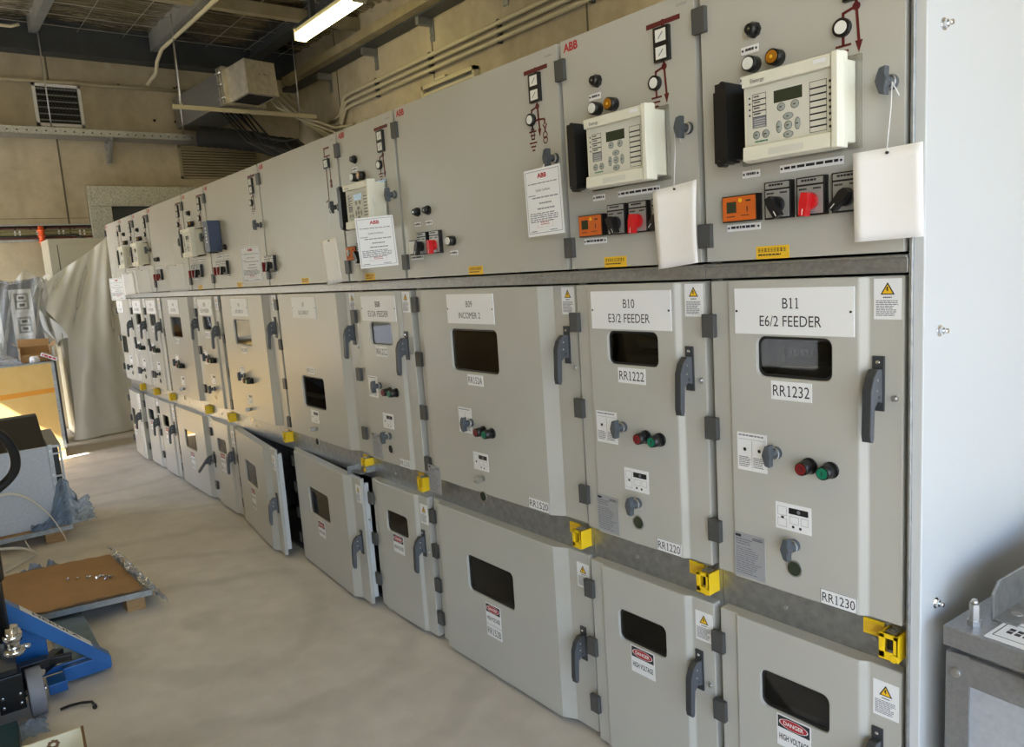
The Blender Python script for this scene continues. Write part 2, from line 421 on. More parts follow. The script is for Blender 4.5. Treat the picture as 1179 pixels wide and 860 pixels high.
def f_ybracket():
    b = mb('yellow'); b.box(-.030, .022, -.004, 0, -.020, .020); b.use('ylabel').box(-.026, .018, -.0046, -.004, -.012, .012)
    return b.build('yellow_tab', bevel=.001)
def f_yclasp():
    b = mb('yellow')
    b.box(-.024, -.019, -.048, 0, -.030, .030); b.box(.017, .022, -.050, 0, -.034, .030)
    for q in ((-.024, -.010, -.030, .030), (.010, .022, -.030, .030), (-.024, .022, .020, .030), (-.024, .022, -.034, -.014)): b.box(q[0], q[1], -.050, -.046, q[2], q[3])
    b.use('black').box(-.010, .010, -.036, -.030, -.014, .020); b.use('yellow')
    b.cyl((.012, -.052, -.026), (.012, -.044, -.026), .010, n=14); b.use('steel').cyl((0, -.030, .030), (0, -.012, .030), .006); b.box(-.012, .012, -.040, -.012, .026, .034)
    return b.build('padlock_clasp', bevel=.001)
def f_relay():
    b = mb('cream'); b.box(-.335, -.113, -.056, 0, 1.962, 2.138)
    return b.build('protection_relay', bevel=.003)
def f_bezel():
    x0, x1, z0, z1 = -.349, -.103, 1.948, 2.150; W = x1-x0; H = z1-z0
    b = mb('cream'); b.box(x0, x1, -.076, -.055, z0, z1)
    b.ext([(-.076, z1-.030), (-.076, z1), (-.092, z1-.004), (-.090, z1-.030)], 'x', x0+.004, x1-.022)
    b.ext([(-.076, z0), (-.076, z0+.036), (-.090, z0+.036), (-.092, z0+.004)], 'x', x0+.004, x1-.022)
    b.ext([(x1-.022, -.076), (x1-.018, -.094), (x1-.003, -.094), (x1, -.074)], 'z', z0+.001, z1-.001)
    return b.build('front_bezel', bevel=.0025)
def f_relayface():
    x0, x1, z0, z1 = -.349, -.103, 1.948, 2.150; W = x1-x0; H = z1-z0
    X = lambda f: x0+f*W
    Z = lambda f: z1-f*H
    y = -.0765
    b = mb('creamd'); b.box(X(.03), X(.915), -.078, -.0755, Z(.81), Z(.16)); y = -.0784
    b.use('lcd').flat(X(.33), X(.62), Z(.385), Z(.25), y)
    def frame(a, c, p, q, t=.0012):
        b.flat(X(a), X(c), Z(p)-t, Z(p), y); b.flat(X(a), X(c), Z(q), Z(q)+t, y); b.flat(X(a), X(a)+t, Z(q), Z(p), y); b.flat(X(c)-t, X(c), Z(q), Z(p), y)
    b.use('ink'); frame(.10, .25, .235, .62); 
    for k in range(4): b.flat(X(.10), X(.25), Z(.295+k*.065)-.0028, Z(.295+k*.065), y); b.lines(X(.115), X(.19), Z(.285+k*.065), Z(.255+k*.065), 1, y, .6, .2); b.ball((X(.07), y, Z(.27+k*.065)), .0026, 8, (1, .3, 1))
    b.use('inkgrey').flat(X(.105), X(.245), Z(.61), Z(.50), y-.0001); b.use('creamd')
    for k in range(4): b.flat(X(.12), X(.235), Z(.52+k*.026)-.0012, Z(.52+k*.026), y-.0003)
    b.use('ink'); frame(.69, .855, .25, .79)
    for k in range(7): b.flat(X(.69), X(.855), Z(.315+k*.0675)-.0035, Z(.315+k*.0675), y)
    for k in range(8): b.ball((X(.885), y, Z(.285+k*.0675)), .0032, 8, (1, .3, 1))
    b.use('green').lines(X(.12), X(.26), Z(.79), Z(.765), 1, y, .7, 0); b.use('ink').text('Easergy', X(.12), Z(.115), .0085, -.0924, 'l')
    b.use('creamd').flat(X(.30), X(.66), Z(.95), Z(.88), -.0925); b.use('white').flat(X(.76), X(.88), Z(.09), Z(.05), -.0925)
    return b.build('display_face')
def f_keypad():
    x0, x1, z0, z1 = -.349, -.103, 1.948, 2.150; W = x1-x0; H = z1-z0
    b = mb('keygrey')
    for fx, fz, r, sx, sz in ((.405, .44, .0095, 1, .9), (.545, .44, .0095, 1, .9), (.475, .655, .009, 1, 1), (.475, .555, .011, 1.1, .65), (.475, .755, .011, 1.1, .65), (.38, .655, .011, .6, 1.15), (.57, .655, .011, .6, 1.15), (.14, .70, .0085, 1, 1), (.24, .70, .0085, 1, 1)):
        c = (x0+fx*W, -.078, z1-fz*H)
        b.use('ink'); b.add([(c[0]+(r+.001)*sx*math.cos(2*PI*i/18), -.0785, c[2]+(r+.001)*sz*math.sin(2*PI*i/18)) for i in range(18)], [tuple(range(18))])
        b.use('keygrey').ball((c[0], -.0785, c[2]), r, 14, (sx, .18, sz))
        b.use('ink').flat(c[0]-.003, c[0]+.003, c[2]-.0012, c[2]+.0012, -.0785-r*.185)
    return b.build('keypad')
def f_flange():
    b = mb('coverclear'); b.box(-.405, -.098, -.006, -.002, 1.950, 2.150)
    return b.build('clear_gasket', bevel=.001)
def f_testblock():
    b = mb('black'); b.box(-.452, -.416, -.055, 0, 1.962, 2.135); b.box(-.430, -.398, -.078, 0, 1.966, 2.148)
    for z in (1.962, 2.140):
        b.cyl((-.436, -.056, z), (-.436, -.030, z), .010, n=14); b.cyl((-.408, -.080, z+.002), (-.408, -.040, z+.002), .010, n=14)
    b.use('white').text('AA', -.436, 2.072, .010, -.0553, 'c', 1.1); b.cyl((-.440, -.055, 1.984), (-.440, -.0556, 1.984), .006, n=14)
    b.lines(-.432, -.420, 1.980, 1.990, 2, -.0553, .5, .1)
    return b.build('test_block', bevel=.0015)

# --- mimic diagrams, painted lines and small lit indicators
def mimic(kind, key):
    b = mb('maroon'); y = -.0012
    def bar(xa, za, xb, zb, t=.006): b.bar((xa, y/2, za), (xb, y/2, zb), t, .0012, up=(zb-za, 0, -(xb-xa)) if abs(zb-za) > 1e-6 or abs(xb-xa) > 1e-6 else (0, 0, 1))
    def dot(x, z, r=.009): b.cyl((x, 0, z), (x, -.0014, z), r, n=14)
    def sq(x, z):
        b.use('black').box(x-.026, x+.026, -.012, 0, z-.0225, z+.0225); b.use('whitegloss').box(x-.018, x+.018, -.0125, -.012, z-.016, z+.016); b.use('inkgrey').bar((x-.008, -.0126, z-.008), (x+.008, -.0126, z+.008), .003, .0006, up=(1, 0, -1)); b.use('maroon')
    def ring(x, z, r=.020):
        b.use('black').cyl((x, 0, z), (x, -.012, z), r, n=22); b.use('whitegloss').cyl((x, -.012, z), (x, -.0135, z), r*.7, n=20); b.use('maroon')
    def earth(x, z):
        for k, wd in enumerate((.018, .012, .006)): b.box(x-wd, x+wd, y, 0, z-.012*k-.0025, z-.012*k+.0025)
    x = -.112
    if kind != 'riser':
        b.box(x-.058, x+.058, y, 0, 2.360, 2.373); dot(x, 2.366); bar(x, 2.366, x, 2.355)
        sq(x, 2.332); sq(x, 2.287); bar(x, 2.265, x, 2.255); dot(x, 2.252)
        bar(x, 2.252, x-.030, 2.244); bar(x-.030, 2.247, x-.030, 2.226); ring(x-.030, 2.214); bar(x-.030, 2.194, x-.030, 2.176); earth(x-.030, 2.176)
        xl = x+.006; bar(x, 2.252, xl, 2.175); b.poly([(xl-.009, 2.180), (xl, 2.154), (xl+.009, 2.180)], -.0013)
    else:
        b.box(x-.030, x+.030, y, 0, 2.362, 2.370); bar(x-.026, 2.366, x-.026, 2.330); b.box(x-.034, x+.034, y, 0, 2.325, 2.331); bar(x, 2.331, x, 2.30); sq(x, 2.292)
        bar(x-.02, 2.268, x-.02, 2.120); bar(x-.02, 2.120, x-.055, 2.112); bar(x+.02, 2.268, x+.02, 2.215)
        for z in (2.205, 2.185): b.cyl((x+.02, 0, z), (x+.02, -.0014, z), .011, n=14)
    if kind == 'incomer':
        bar(x, 2.210, x-.030, 2.205); bar(x, 2.210, x+.032, 2.207); bar(x-.030, 2.206, x-.030, 2.186)
        b.use('ink')
        for q in ((x-.038, x-.036, 2.150, 2.186), (x-.024, x-.022, 2.150, 2.186), (x-.038, x-.022, 2.184, 2.186), (x-.038, x-.022, 2.150, 2.152)): b.box(q[0], q[1], y, 0, q[2], q[3])
        b.use('maroon'); earth(x-.030, 2.140); bar(x+.032, 2.207, x+.032, 2.190); bar(x+.022, 2.190, x+.032, 2.176, .004); bar(x+.042, 2.190, x+.032, 2.176, .004); bar(x+.032, 2.176, x+.032, 2.166)
        for z in (2.156, 2.140):
            rg = []
            for r in (.012, .008): rg += [(x+.032+r*math.cos(2*PI*i/18), y, z+r*math.sin(2*PI*i/18)) for i in range(18)]
            b.add(rg, [(i, (i+1) % 18, 18+(i+1) % 18, 18+i) for i in range(18)])
    return b

# --- folded sheet-metal door with an optional rounded window opening
def door_mesh(w, z0, z1, xl, xr, ch, d, win=None, rad=.022):
    xa, xb = -w+.014, -.012
    dl = d if d > .02 else .010; prof = [(xa, dl), (xl, dl), (xl+(.03 if d > .02 else .007), 0), (xr, 0), (xr+ch, d), (xb, d)]
    b = mb('paint')
    for i in range(5):
        if i == 2: continue
        (p, q), (r, s) = prof[i], prof[i+1]
        b.add([(p, q, z0), (r, s, z0), (r, s, z1), (p, q, z1)], [(0, 1, 2, 3)])
    x0, x1 = prof[2][0], prof[3][0]
    if win:
        inner = rr(*win, rad); b.holed(x0, x1, z0, z1, 0, inner); b.ext(inner, 'y', 0, .014, caps=False)
        b.holed(xa, xb, z0, z1, .05, inner); b.ext(inner, 'y', .014, .05, caps=False)
    else:
        b.flat(x0, x1, z0, z1, 0); b.flat(xa, xb, z0, z1, .05)
    pr = prof+[(xb, .05), (xa, .05)]
    for z in (z0, z1): b.add([(p[0], p[1], z) for p in pr], [tuple(range(len(pr)))])
    b.add([(xa, dl, z0), (xa, .05, z0), (xa, .05, z1), (xa, dl, z1)], [(0, 1, 2, 3)])
    b.add([(xb, d, z0), (xb, .05, z0), (xb, .05, z1), (xb, d, z1)], [(0, 1, 2, 3)])
    return b
def window_pane(win, rad, parent):
    b = mb('pane'); b.ext(rr(*win, rad), 'y', .010, .013)
    o = b.build('viewing_window', parent)
    g = mb('black'); P = rr(win[0], win[1], win[2], win[3], rad); Q = rr(win[0]+.007, win[1]-.007, win[2]+.007, win[3]-.007, rad*.8); n = len(P)
    g.add([(p[0], .0095, p[1]) for p in P]+[(p[0], .0095, p[1]) for p in Q], [(i, (i+1) % n, n+(i+1) % n, n+i) for i in range(n)])
    gk = g.build('window_gasket', parent)
    return o
def nameplate(parent, x0, x1, z0, z1, l1, l2, h=.027, sx=.82, y=0):
    b = mb('white'); b.box(x0, x1, y-.003, y, z0, z1); b.use('ink')
    cx = (x0+x1)/2; H = z1-z0
    b.text(l1, cx, z1-H*.44, h, y-.0034, 'c', sx); b.text(l2, cx-.003, z0+H*.18, h, y-.0034, 'c', sx)
    for x in (x0+.006, x1-.008): b.cyl((x, y-.003, (z0+z1)/2), (x, y-.0045, (z0+z1)/2), .003, n=8)
    return b.build('nameplate', parent)
def numplate(parent, x0, x1, z0, z1, t, frame=False, y=0):
    b = mb('white'); b.box(x0, x1, y-.0016, y, z0, z1); b.use('ink'); W = x1-x0; H = z1-z0
    vs, _ = text_geo(t); tw = max(v.x for v in vs)-min(v.x for v in vs); h = H*.60; k = (W*.90)/(tw*h/.70)
    b.text(t, (x0+x1)/2, z0+H*.20, h, y-.002, 'c', min(k, .95))
    if frame:
        t_ = .0012
        for q in ((x0, x1, z0, z0+t_), (x0, x1, z1-t_, z1), (x0, x0+t_, z0, z1), (x1-t_, x1, z0, z1)): b.flat(*q, y-.0019)
    return b.build('number_label', parent)
def pivot(o, hx, hy, a):
    """swing a door about its hinge line"""
    if not a: return
    c, s = math.cos(a), math.sin(a)
    o.rotation_euler = (0, 0, a); o.location = (hx-(c*hx-s*hy), hy-(s*hx+c*hy), 0)

def fit_door(dr, w, wide, z0, z1, d, hinges, hz, warn_z, out=0.):
    xs_ = -.062 if wide else -.067
    hd = inst('handle', f_handle(), 'handle', dr, (xs_, d, hz))
    inst(('lever', out), f_lever(out), 'lever', dr, (xs_, d, hz))
    if warn_z: inst('warn', f_warn, 'warning_label', dr, (-.048, d, warn_z))
    for z in hinges: inst('hinge', f_hinge, 'hinge', dr, (-w+.014, .024 if wide else .002, z))

def panel(i, spec):
    xr = XS[i]; w = XS[i]-XS[i+1]; wide = w > .8
    d = .03 if wide else .014; ch = .05 if wide else .018
    fr = -.171 if wide else -.108; fl = -w+.065 if wide else -w+.069
    T = thing('switchgear_panel', spec['label'], 'switchgear panel', (xr, 0, 0), 0, 'row of grey switchgear panels')
    # carcass: an open-fronted sheet-metal shell with shelves between its three compartments
    e = mb('paint_shade'); 
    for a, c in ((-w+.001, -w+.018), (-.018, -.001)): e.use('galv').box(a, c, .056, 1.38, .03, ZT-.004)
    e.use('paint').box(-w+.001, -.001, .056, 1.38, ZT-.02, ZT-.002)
    e.use('paint_shade').box(-w+.001, -.001, 1.36, 1.38, .03, ZT-.02)
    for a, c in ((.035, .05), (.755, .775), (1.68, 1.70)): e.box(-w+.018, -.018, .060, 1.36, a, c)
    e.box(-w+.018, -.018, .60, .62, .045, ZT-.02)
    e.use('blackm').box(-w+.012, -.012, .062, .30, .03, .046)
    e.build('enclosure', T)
    r = mb('rail'); r.box(-w+.001, -.001, .006, .056, ZR0+.006, ZR1-.004); r.box(-w+.001, -.001, -.002, .056, ZR1-.012, ZR1-.005)
    r.build('rail', T, bevel=.002)
    st = mb('galv'); st.box(-w+.001, -.001, .046, .056, ZL1-.02, ZB0+.02)
    for x in (-w*.62, -.09): st.use('steel').cyl((x, .046, .772), (x, .041, .772), .006, n=8)
    st.build('cover_strip', T)
    if spec.get('bracket', True):
        inst('yb', f_ybracket, 'yellow_tab', T, (-.088, .046, .800)); inst('yc', f_yclasp, 'padlock_clasp', T, (-.034, .046, .788))
    # ---- instrument door
    b = mb('paint'); b.box(-w+.012, -.008, 0, .054, ZR1+.002, ZT)
    b.use('redink').text('ABB', -w+.026, 2.385, .024, -.0006, 'l', 1.0, .035); b.use('inkgrey').text('UniGear', -.028, 2.392, .0075, -.0006, 'r', 1.0)
    lv = b.build('instrument_door', T, bevel=.006, seg=3)
    for z in (2.335, 1.785): inst('hinge', f_hinge, 'hinge', lv, (-w+.014, -.002, z))
    inst('wing', f_wing, 'wing_knob', lv, (-.036, 0, 2.075))
    mk = spec['mimic']
    inst(('mimic', mk), lambda: mimic(mk, i).build('mimic_diagram'), 'mimic_diagram', lv, (0, 0, 0))
    dx = 0 if not wide else 0
    def P(key, fn, name, loc, parent=T): return inst(key, fn, name, parent, loc)
    if spec.get('relay'):
        R = P('relay', f_relay, 'protection_relay', (0, 0, 0))
        P('bezel', f_bezel, 'front_bezel', (0, 0, 0), R); P('face', f_relayface, 'display_face', (0, 0, 0), R); P('keys', f_keypad, 'keypad', (0, 0, 0), R); P('gask', f_flange, 'clear_gasket', (0, 0, 0), R)
        P('test', f_testblock, 'test_block', (0, 0, 0))
        P(('lk', 'black'), f_lampknob('black'), 'indicator_lamp', (-.366, 0, 2.270)); P(('lk', 'whitegloss'), f_lampknob('whitegloss'), 'indicator_lamp', (-.368, 0, 2.190)); P(('lk', 'amber'), f_lampknob('amber'), 'indicator_lamp', (-.303, 0, 2.190))
        for sw, x, z in ((.048, -.380, 2.228), (.050, -.385, 2.160), (.060, -.325, 2.160), (.050, -.383, 1.930), (.160, -.222, 1.930), (.098, -.408, 1.800)):
            P(('strip', sw), f_strip(sw), 'label_strip', (x, 0, z), lv)
    sws = spec.get('switches', [])
    for x, z, c, a in sws:
        S = P('sw', f_switch, 'selector_switch', (x, 0, z)); P(('sk', c, round(a, 2)), f_swknob(c, a), 'knob', (0, 0, 0), S)
    if spec.get('meter'):
        m_ = P('meter', f_meter, 'panel_meter', (spec['meter'], 0, 1.847))
    for q in spec.get('lamps', []): P(('lk', q[2]), f_lampknob(q[2]), 'indicator_lamp', (q[0], 0, q[1]))
    for q in spec.get('strips', []): P(('strip', q[2]), f_strip(q[2]), 'label_strip', (q[0], 0, q[1]), lv)
    if 'ylabel' in spec: P('yl', f_ylabel, 'yellow_label', (spec['ylabel'], 0, 1.732), lv)
    if spec.get('blue'):
        b = mb('bluedev'); b.box(-.86, -.76, -.085, -.004, 1.962, 2.165); b.use('black').box(-.90, -.86, -.06, 0, 1.955, 2.150); b.box(-.90, -.862, -.075, -.01, 1.965, 2.00)
        b.use('white')
        for k in range(5): b.flat(-.818, -.800, 2.02+k*.022, 2.034+k*.022, -.0854)
        b.build('blue_relay', T, bevel=.004)
    # ---- breaker door
    win = spec['win']
    bd = door_mesh(w, ZB0, ZR0, fl, fr, ch, d, win).build('breaker_door', T, bevel=.0035)
    window_pane(win, .022, bd)
    hg = (1.60, 1.36, 1.12, .885) if wide else (1.543, 1.256, .958)
    fit_door(bd, w, wide, ZB0, ZR0, d, hg, 1.462 if wide else 1.418, 1.612)
    nameplate(bd, *spec['np'], spec['name'][0], spec['name'][1], *(spec.get('nps', ())))
    if spec.get('n1'): numplate(bd, *spec['n1'])
    if spec.get('n2'): numplate(bd, *spec['n2'], True)
    if wide: px, pz, wx, wz, bx, bz, gx, gz, kx, kz, hx, hz, ox, oz = -.667, 1.132, -.625, 1.128, -.545, 1.103, -.579, .973, -.572, .905, -.579, .829, -.938, .833
    else: px, pz, wx, wz, bx, bz, gx, gz, kx, kz, hx, hz, ox, oz = -.398, 1.206, -.325, 1.217, -.233, 1.197, -.280, 1.050, -.277, .978, -.278, .914, -.412, .911
    if spec.get('controls', True):
        P('paper', f_paper, 'instruction_label', (px, 0, pz), bd); P('wing', f_wing, 'wing_knob', (wx, 0, wz), bd)
        P(('bt', 'redd'), f_button('redd'), 'push_button', (bx, 0, bz), bd); P(('bt', 'green'), f_button('green'), 'push_button', (bx+.056, 0, bz-.001), bd)
        P('diag', f_diag, 'diagram_label', (gx, 0, gz), bd)
    else:
        P('diag', f_diag, 'diagram_label', (gx, 0, gz), bd)
    if spec.get('stub'):
        def stub():
            q = mb('steel'); q.cyl((0, 0, 0), (0, -.03, 0), .011, n=14); q.cyl((-.012, -.03, 0), (.012, -.03, 0), .012, n=12); return q.build('key_stub')
        P('stub', stub, 'key_stub', (kx, 0, kz), bd)
    else: P('wing', f_wing, 'wing_knob', (kx, 0, kz), bd)
    P('rwin', f_round, 'round_window', (hx, 0, hz), bd)
    if spec.get('data', True): P('data', f_data, 'rating_plate', (ox, 0, oz), bd)
    P('screw', f_screw, 'screw', (-.030, d, 1.386), bd)
    # the apparatus seen through the door window
    q = mb('side'); z0, z1 = win[2], win[3]; cx = (win[0]+win[1])/2; ww = win[1]-win[0]
    q.box(cx-ww*.75, cx+ww*.75, .16, .40, z0-.12, z0+.004); q.use('handle').box(cx-ww*.70, cx+ww*.12, .20, .42, z0+.004, z0+(z1-z0)*.62)
    q.use('steel').box(cx+ww*.20, cx+ww*.25, .13, .15, z0-.05, z0+(z1-z0)*.42); q.use('black').box(cx-ww*.55, cx-ww*.1, .19, .20, z0+.02, z0+(z1-z0)*.45)
    q.use('steel')
    for k in range(7): q.cyl((cx-ww*.62+k*.012, .18, z0+.03), (cx-ww*.62+k*.012, .18, z0+.05), .007, n=8)
    q.build('breaker_truck', T)
    # ---- cable door
    lw = spec['lwin']; d2 = d
    ld = door_mesh(w, ZL0, ZL1, fl, fr, ch, d2, lw).build('cable_door', T, bevel=.0035)
    pivot(ld, -w+.014, .03, -math.radians(spec.get('ajar', 0)))
    window_pane(lw, .022, ld)
    hg = (.640, .475, .31, .15) if wide else (.620, .405, .19)
    fit_door(ld, w, wide, ZL0, ZL1, d2, hg, .378 if wide else .495, .638, spec.get('out', 0.))
    P('danger', f_danger, 'danger_sign', (spec['dg'][0], 0, spec['dg'][1]), ld)
    if spec.get('n3'): numplate(ld, *spec['n3'])
    if not wide: P('screw', f_screw, 'screw', (-.030, d, .46), ld)
    if spec.get('ajar'):
        # inner edge frame and door stay seen when the door stands open
        q = mb('side'); q.box(-.040, -.020, .05, .075, ZL0+.03, ZL1-.03); q.use('steel').cyl((-.020, .062, .5), (-.008, .062, .5), .006); q.build('door_edge_frame', ld)
    return T

WN = (-.378, -.173, 1.414, 1.519); WW = (-.728, -.419, 1.335, 1.505); LN = (-.388, -.186, .484, .592); LW = (-.735, -.425, .385, .545)
NP = (-.440, -.117, 1.525, 1.643); NPW = (-.734, -.424, 1.527, 1.643)
def narrow(lbl, name, n1=None, n2=None, n3=None, **k):
    s = dict(label=lbl, name=name, np=NP, win=WN, lwin=LN, dg=(-.287, .436), mimic='feeder', relay=True, meter=None, ylabel=-.327)
    if n1: s['n1'] = (-.337, -.225, 1.358, 1.406, n1)
    if n2: s['n2'] = (-.206, -.112, .843, .883, n2)
    if n3: s['n3'] = (-.337, -.237, .340, .388, n3)
    s.update(k); return s
def wide_(lbl, name, n1=None, n2=None, n3=None, **k):
    s = dict(label=lbl, name=name, np=NPW, nps=(.024, .82), win=WW, lwin=LW, dg=(-.572, .320), mimic='incomer', meter=None, ylabel=-.52, stub=True)
    if n1: s['n1'] = (-.627, -.525, 1.282, 1.325, n1)
    if n2: s['n2'] = (-.290, -.176, .845, .888, n2)
    if n3: s['n3'] = (-.622, -.522, .222, .270, n3)
    s.update(k)
    if 'n1_' in s: s['n1'] = s['n1_']
    return s
SWS = [(-.300, 1.857, 'black', -.5), (-.214, 1.857, 'red', 0.12), (-.126, 1.857, 'black', .75)]
SPEC = [
    narrow('narrow grey switchgear panel at the near right end, nameplate B11 E6/2 FEEDER', ('B11', 'E6/2 FEEDER'), 'RR1232', 'RR1230', meter=-.405, switches=SWS),
    narrow('narrow grey switchgear panel with nameplate B10 E3/2 FEEDER', ('B10', 'E3/2 FEEDER'), 'RR1222', 'RR1220', meter=-.405, switches=SWS),
    wide_('wide grey switchgear panel with nameplate B09 INCOMER 2', ('B09', 'INCOMER 2'), 'RR152A', 'RR1520', 'RR152B',
          lamps=[(-.895, 1.985, 'black'), (-.815, 1.985, 'black'), (-.655, 1.852, 'whitegloss')], switches=[(-.860, 1.855, 'black', .3), (-.765, 1.855, 'red', 0)],
          strips=[(-.905, 1.935, .048), (-.82, 1.935, .048), (-.655, 1.805, .05), (-.93, 1.800, .098)], white_meter=True),
    narrow('narrow grey switchgear panel beside the wide INCOMER 2 panel, card hanging over its relay side', ('B08', 'E1/2A FEEDER'), 'RR1212', 'RR1210', meter=-.455, switches=[(-.370, 1.845, 'black', -.6)]),
    wide_('wide grey switchgear panel whose lowered window and slightly open bottom door show below nameplate B07', ('B07', 'BUS C/A RISER & VT'), None, None, None, nps=(.022, .50), mimic='riser', win=(-.71, -.42, 1.02, 1.20), controls=False, data=False,
          n1_=(-.62, -.53, 1.215, 1.255, 'RR1C0'), switches=[(-1.0, 1.845, 'redd', 0), (-.93, 1.845, 'black', .5)], strips=[(-.95, 1.795, .098)], ajar=4.0),
    wide_('wide grey switchgear panel with the dark blue relay and the widest open bottom door', ('B06', 'BUS COUPLER C/A'), 'RR1000', None, 'RR100B', nps=(.022, .55), mimic='feeder', blue=True, lamps=[(-.70, 1.985, 'black')],
          switches=[(-.86, 1.852, 'redd', 0), (-.79, 1.852, 'redd', 0), (-.72, 1.852, 'black', .4)], strips=[(-.84, 1.925, .098), (-.70, 1.925, .05), (-.70, 1.795, .05)], ajar=6.5, data=False),
    narrow('narrow grey switchgear panel just left of the dark blue relay', ('B05', 'E1/1A FEEDER'), 'RR1112', None, 'RR1110', switches=[(-.40, 1.85, 'redd', 0), (-.325, 1.85, 'redd', 0), (-.25, 1.85, 'black', .4)], data=False),
    wide_('wide grey switchgear panel with a swung-out lever on its sunlit bottom door', ('B04', 'INCOMER 1'), 'RR151A', None, 'RR151B', lamps=[(-.90, 1.985, 'black'), (-.83, 1.985, 'black')], switches=[(-.88, 1.855, 'redd', 0), (-.80, 1.855, 'redd', .1)],
          strips=[(-.87, 1.93, .098)], out=.65, data=False),
    narrow('third switchgear panel from the far left end, narrow, with cream relay and blank tag', ('B03', 'E3/1 FEEDER'), 'RR1122', None, 'RR1120', switches=[(-.36, 1.85, 'redd', 0)], data=False),
    narrow('second-farthest narrow grey switchgear panel in the row', ('B02', 'E6/1 FEEDER'), 'RR1132', None, None, switches=[(-.38, 1.85, 'redd', 0), (-.30, 1.85, 'redd', 0)], data=False),
    narrow('farthest grey switchgear panel at the far left end, bottom door ajar', ('B01', 'BUS A RISER'), None, None, None, mimic='riser', relay=False, win=(-.60, -.36, 1.11, 1.285), np=(-.60, -.32, 1.525, 1.643), nps=(.022, .7), lwin=(-.55, -.36, .35, .53), dg=(-.45, .30),
           controls=False, data=False, ajar=3.6, switches=[]),
]
PANELS = [panel(i, s) for i, s in enumerate(SPEC)]
# B11 carries the painted end cladding with its bolts
b = mb('side'); b.box(.002, .032, .010, 1.40, .03, 2.46); b.use('galv').box(.001, .010, .004, .040, .03, 2.44)
b.build('side_panel', PANELS[0], bevel=.003)
def f_bolt():
    q = mb('chrome'); q.cyl((0, 0, 0), (.003, 0, 0), .013, n=18); q.cyl((.003, 0, 0), (.010, 0, 0), .009, n=6, smooth=False); q.cyl((.010, 0, 0), (.020, 0, 0), .0055, n=12); return q.build('bolt')
for z in (2.186, 1.535, .891, .25): inst('bolt', f_bolt, 'bolt', PANELS[0], (.032, .085, z))
# square meter on the INCOMER 2 panel, its glare put in as a white face
b = mb('black'); b.box(-.962, -.902, -.016, 0, 1.812, 1.872); b.use('whitegloss').box(-.958, -.906, -.020, -.016, 1.816, 1.868); b.build('square_meter', PANELS[2], bevel=.001)
# galvanised stay plate over the open B07 door
b = mb('galv'); b.box(-.11, -.004, -.04, .0, .748, .752); b.box(-.11, -.105, -.06, .0, .735, .775); b.box(-.11, -.004, -.004, .046, .748, .780); b.build('door_stay', PANELS[4])

# ---- cards and tags that hang from the wing knobs (things of their own)
def string(parent, zt, dy, w=.0012):
    b = mb('white'); b.tube([(0, dy, zt), (.002, dy*.6, zt*.6), (-.001, .001, -.006)], w, 6); b.tube([(0, dy, zt), (.012, dy+.006, zt-.03)], w, 5)
    b.build('string', parent)
def tagcard(x, y, z, w, h, yaw, lean, label, zk, curl=.0, group='blank tags hanging from door knobs'):
    o = bpy.data.objects.new('paper_tag', None)
    b = mb('paper'); n = 8
    def fn(u, v):
        return (-w/2+w*u, -curl*math.sin(PI*v*.5)*(.5+u)+.004*math.sin(PI*u), -h*v)
    b.grid(fn, n, n); b.use('ink').cyl((0, -.002, -.010), (0, .004, -.010), .003, n=10)
    o = b.build('paper_tag'); sol = o.modifiers.new('t', 'SOLIDIFY'); sol.thickness = .001
    o.location = (x, y, z); o.rotation_euler = (0, lean, yaw)
    tag(o, label, 'tag', group); string(o, zk-z, .03); return o
def certificate(x, y, z, yaw, lean, label, zk, tint='white'):
    w, h = .163, .213; b = mb(tint); b.box(-w/2, w/2, -.001, .001, -h, 0)
    b.use('inkgrey')
    for q in ((-w/2+.006, w/2-.006, -.0085, -.007), (-w/2+.006, w/2-.006, -h+.009, -h+.0105), (-w/2+.006, -w/2+.0075, -h+.009, -.007), (w/2-.0075, w/2-.006, -h+.009, -.007)): b.flat(*q, -.0014)
    b.use('redink').text('ABB', 0, -.030, .014, -.0014, 'c', 1.1, .035); b.use('inkgrey').lines(-.066, .066, -.050, -.045, 1, -.0014, .6, .05)
    b.use('ink').text('Quality Certificate', 0, -.072, .0075, -.0014, 'c', .8); b.use('inkgrey').lines(-.068, -.035, -.086, -.082, 1, -.0014, .7, 0); b.lines(-.050, .066, -.096, -.090, 1, -.0014, .6, .05)
    b.lines(-.02, .04, -.115, -.108, 1, -.0014, .6, .1); b.lines(-.03, .05, -.132, -.125, 1, -.0014, .6, .1); b.lines(-.066, .066, -.172, -.140, 5, -.0014, .45, .2)
    b.use('redink')
    for q in ((-.035, .035, -.166, -.1655), (-.035, .035, -.186, -.1855), (-.035, -.0345, -.186, -.1655), (.0345, .035, -.186, -.1655)): b.flat(*q, -.0016)
    b.lines(-.02, .02, -.182, -.170, 2, -.0016, .4, .1); b.use('inkgrey').lines(-.066, -.03, -.203, -.196, 1, -.0014); b.lines(.02, .066, -.203, -.196, 1, -.0014)
    o = b.build('certificate_card'); o.location = (x, y, z); o.rotation_euler = (0, lean, yaw)
    tag(o, label, 'card', 'printed certificate cards hanging from door knobs'); string(o, zk-z, .03); return o
R_ = math.radians
tagcard(-.016, -.062, 1.934, .142, .190, R_(3), R_(-1), 'blank white tag hanging at the right edge of the E6/2 FEEDER panel', 2.07)
tagcard(-.580, -.062, 1.925, .145, .215, R_(2), R_(-5), 'blank cream tag hanging over the switches of the E3/2 FEEDER panel', 2.07, .02)
certificate(-1.108, -.064, 2.044, R_(4), R_(-1.5), 'white certificate card with red logo hanging at the right side of the INCOMER 2 panel', 2.07)
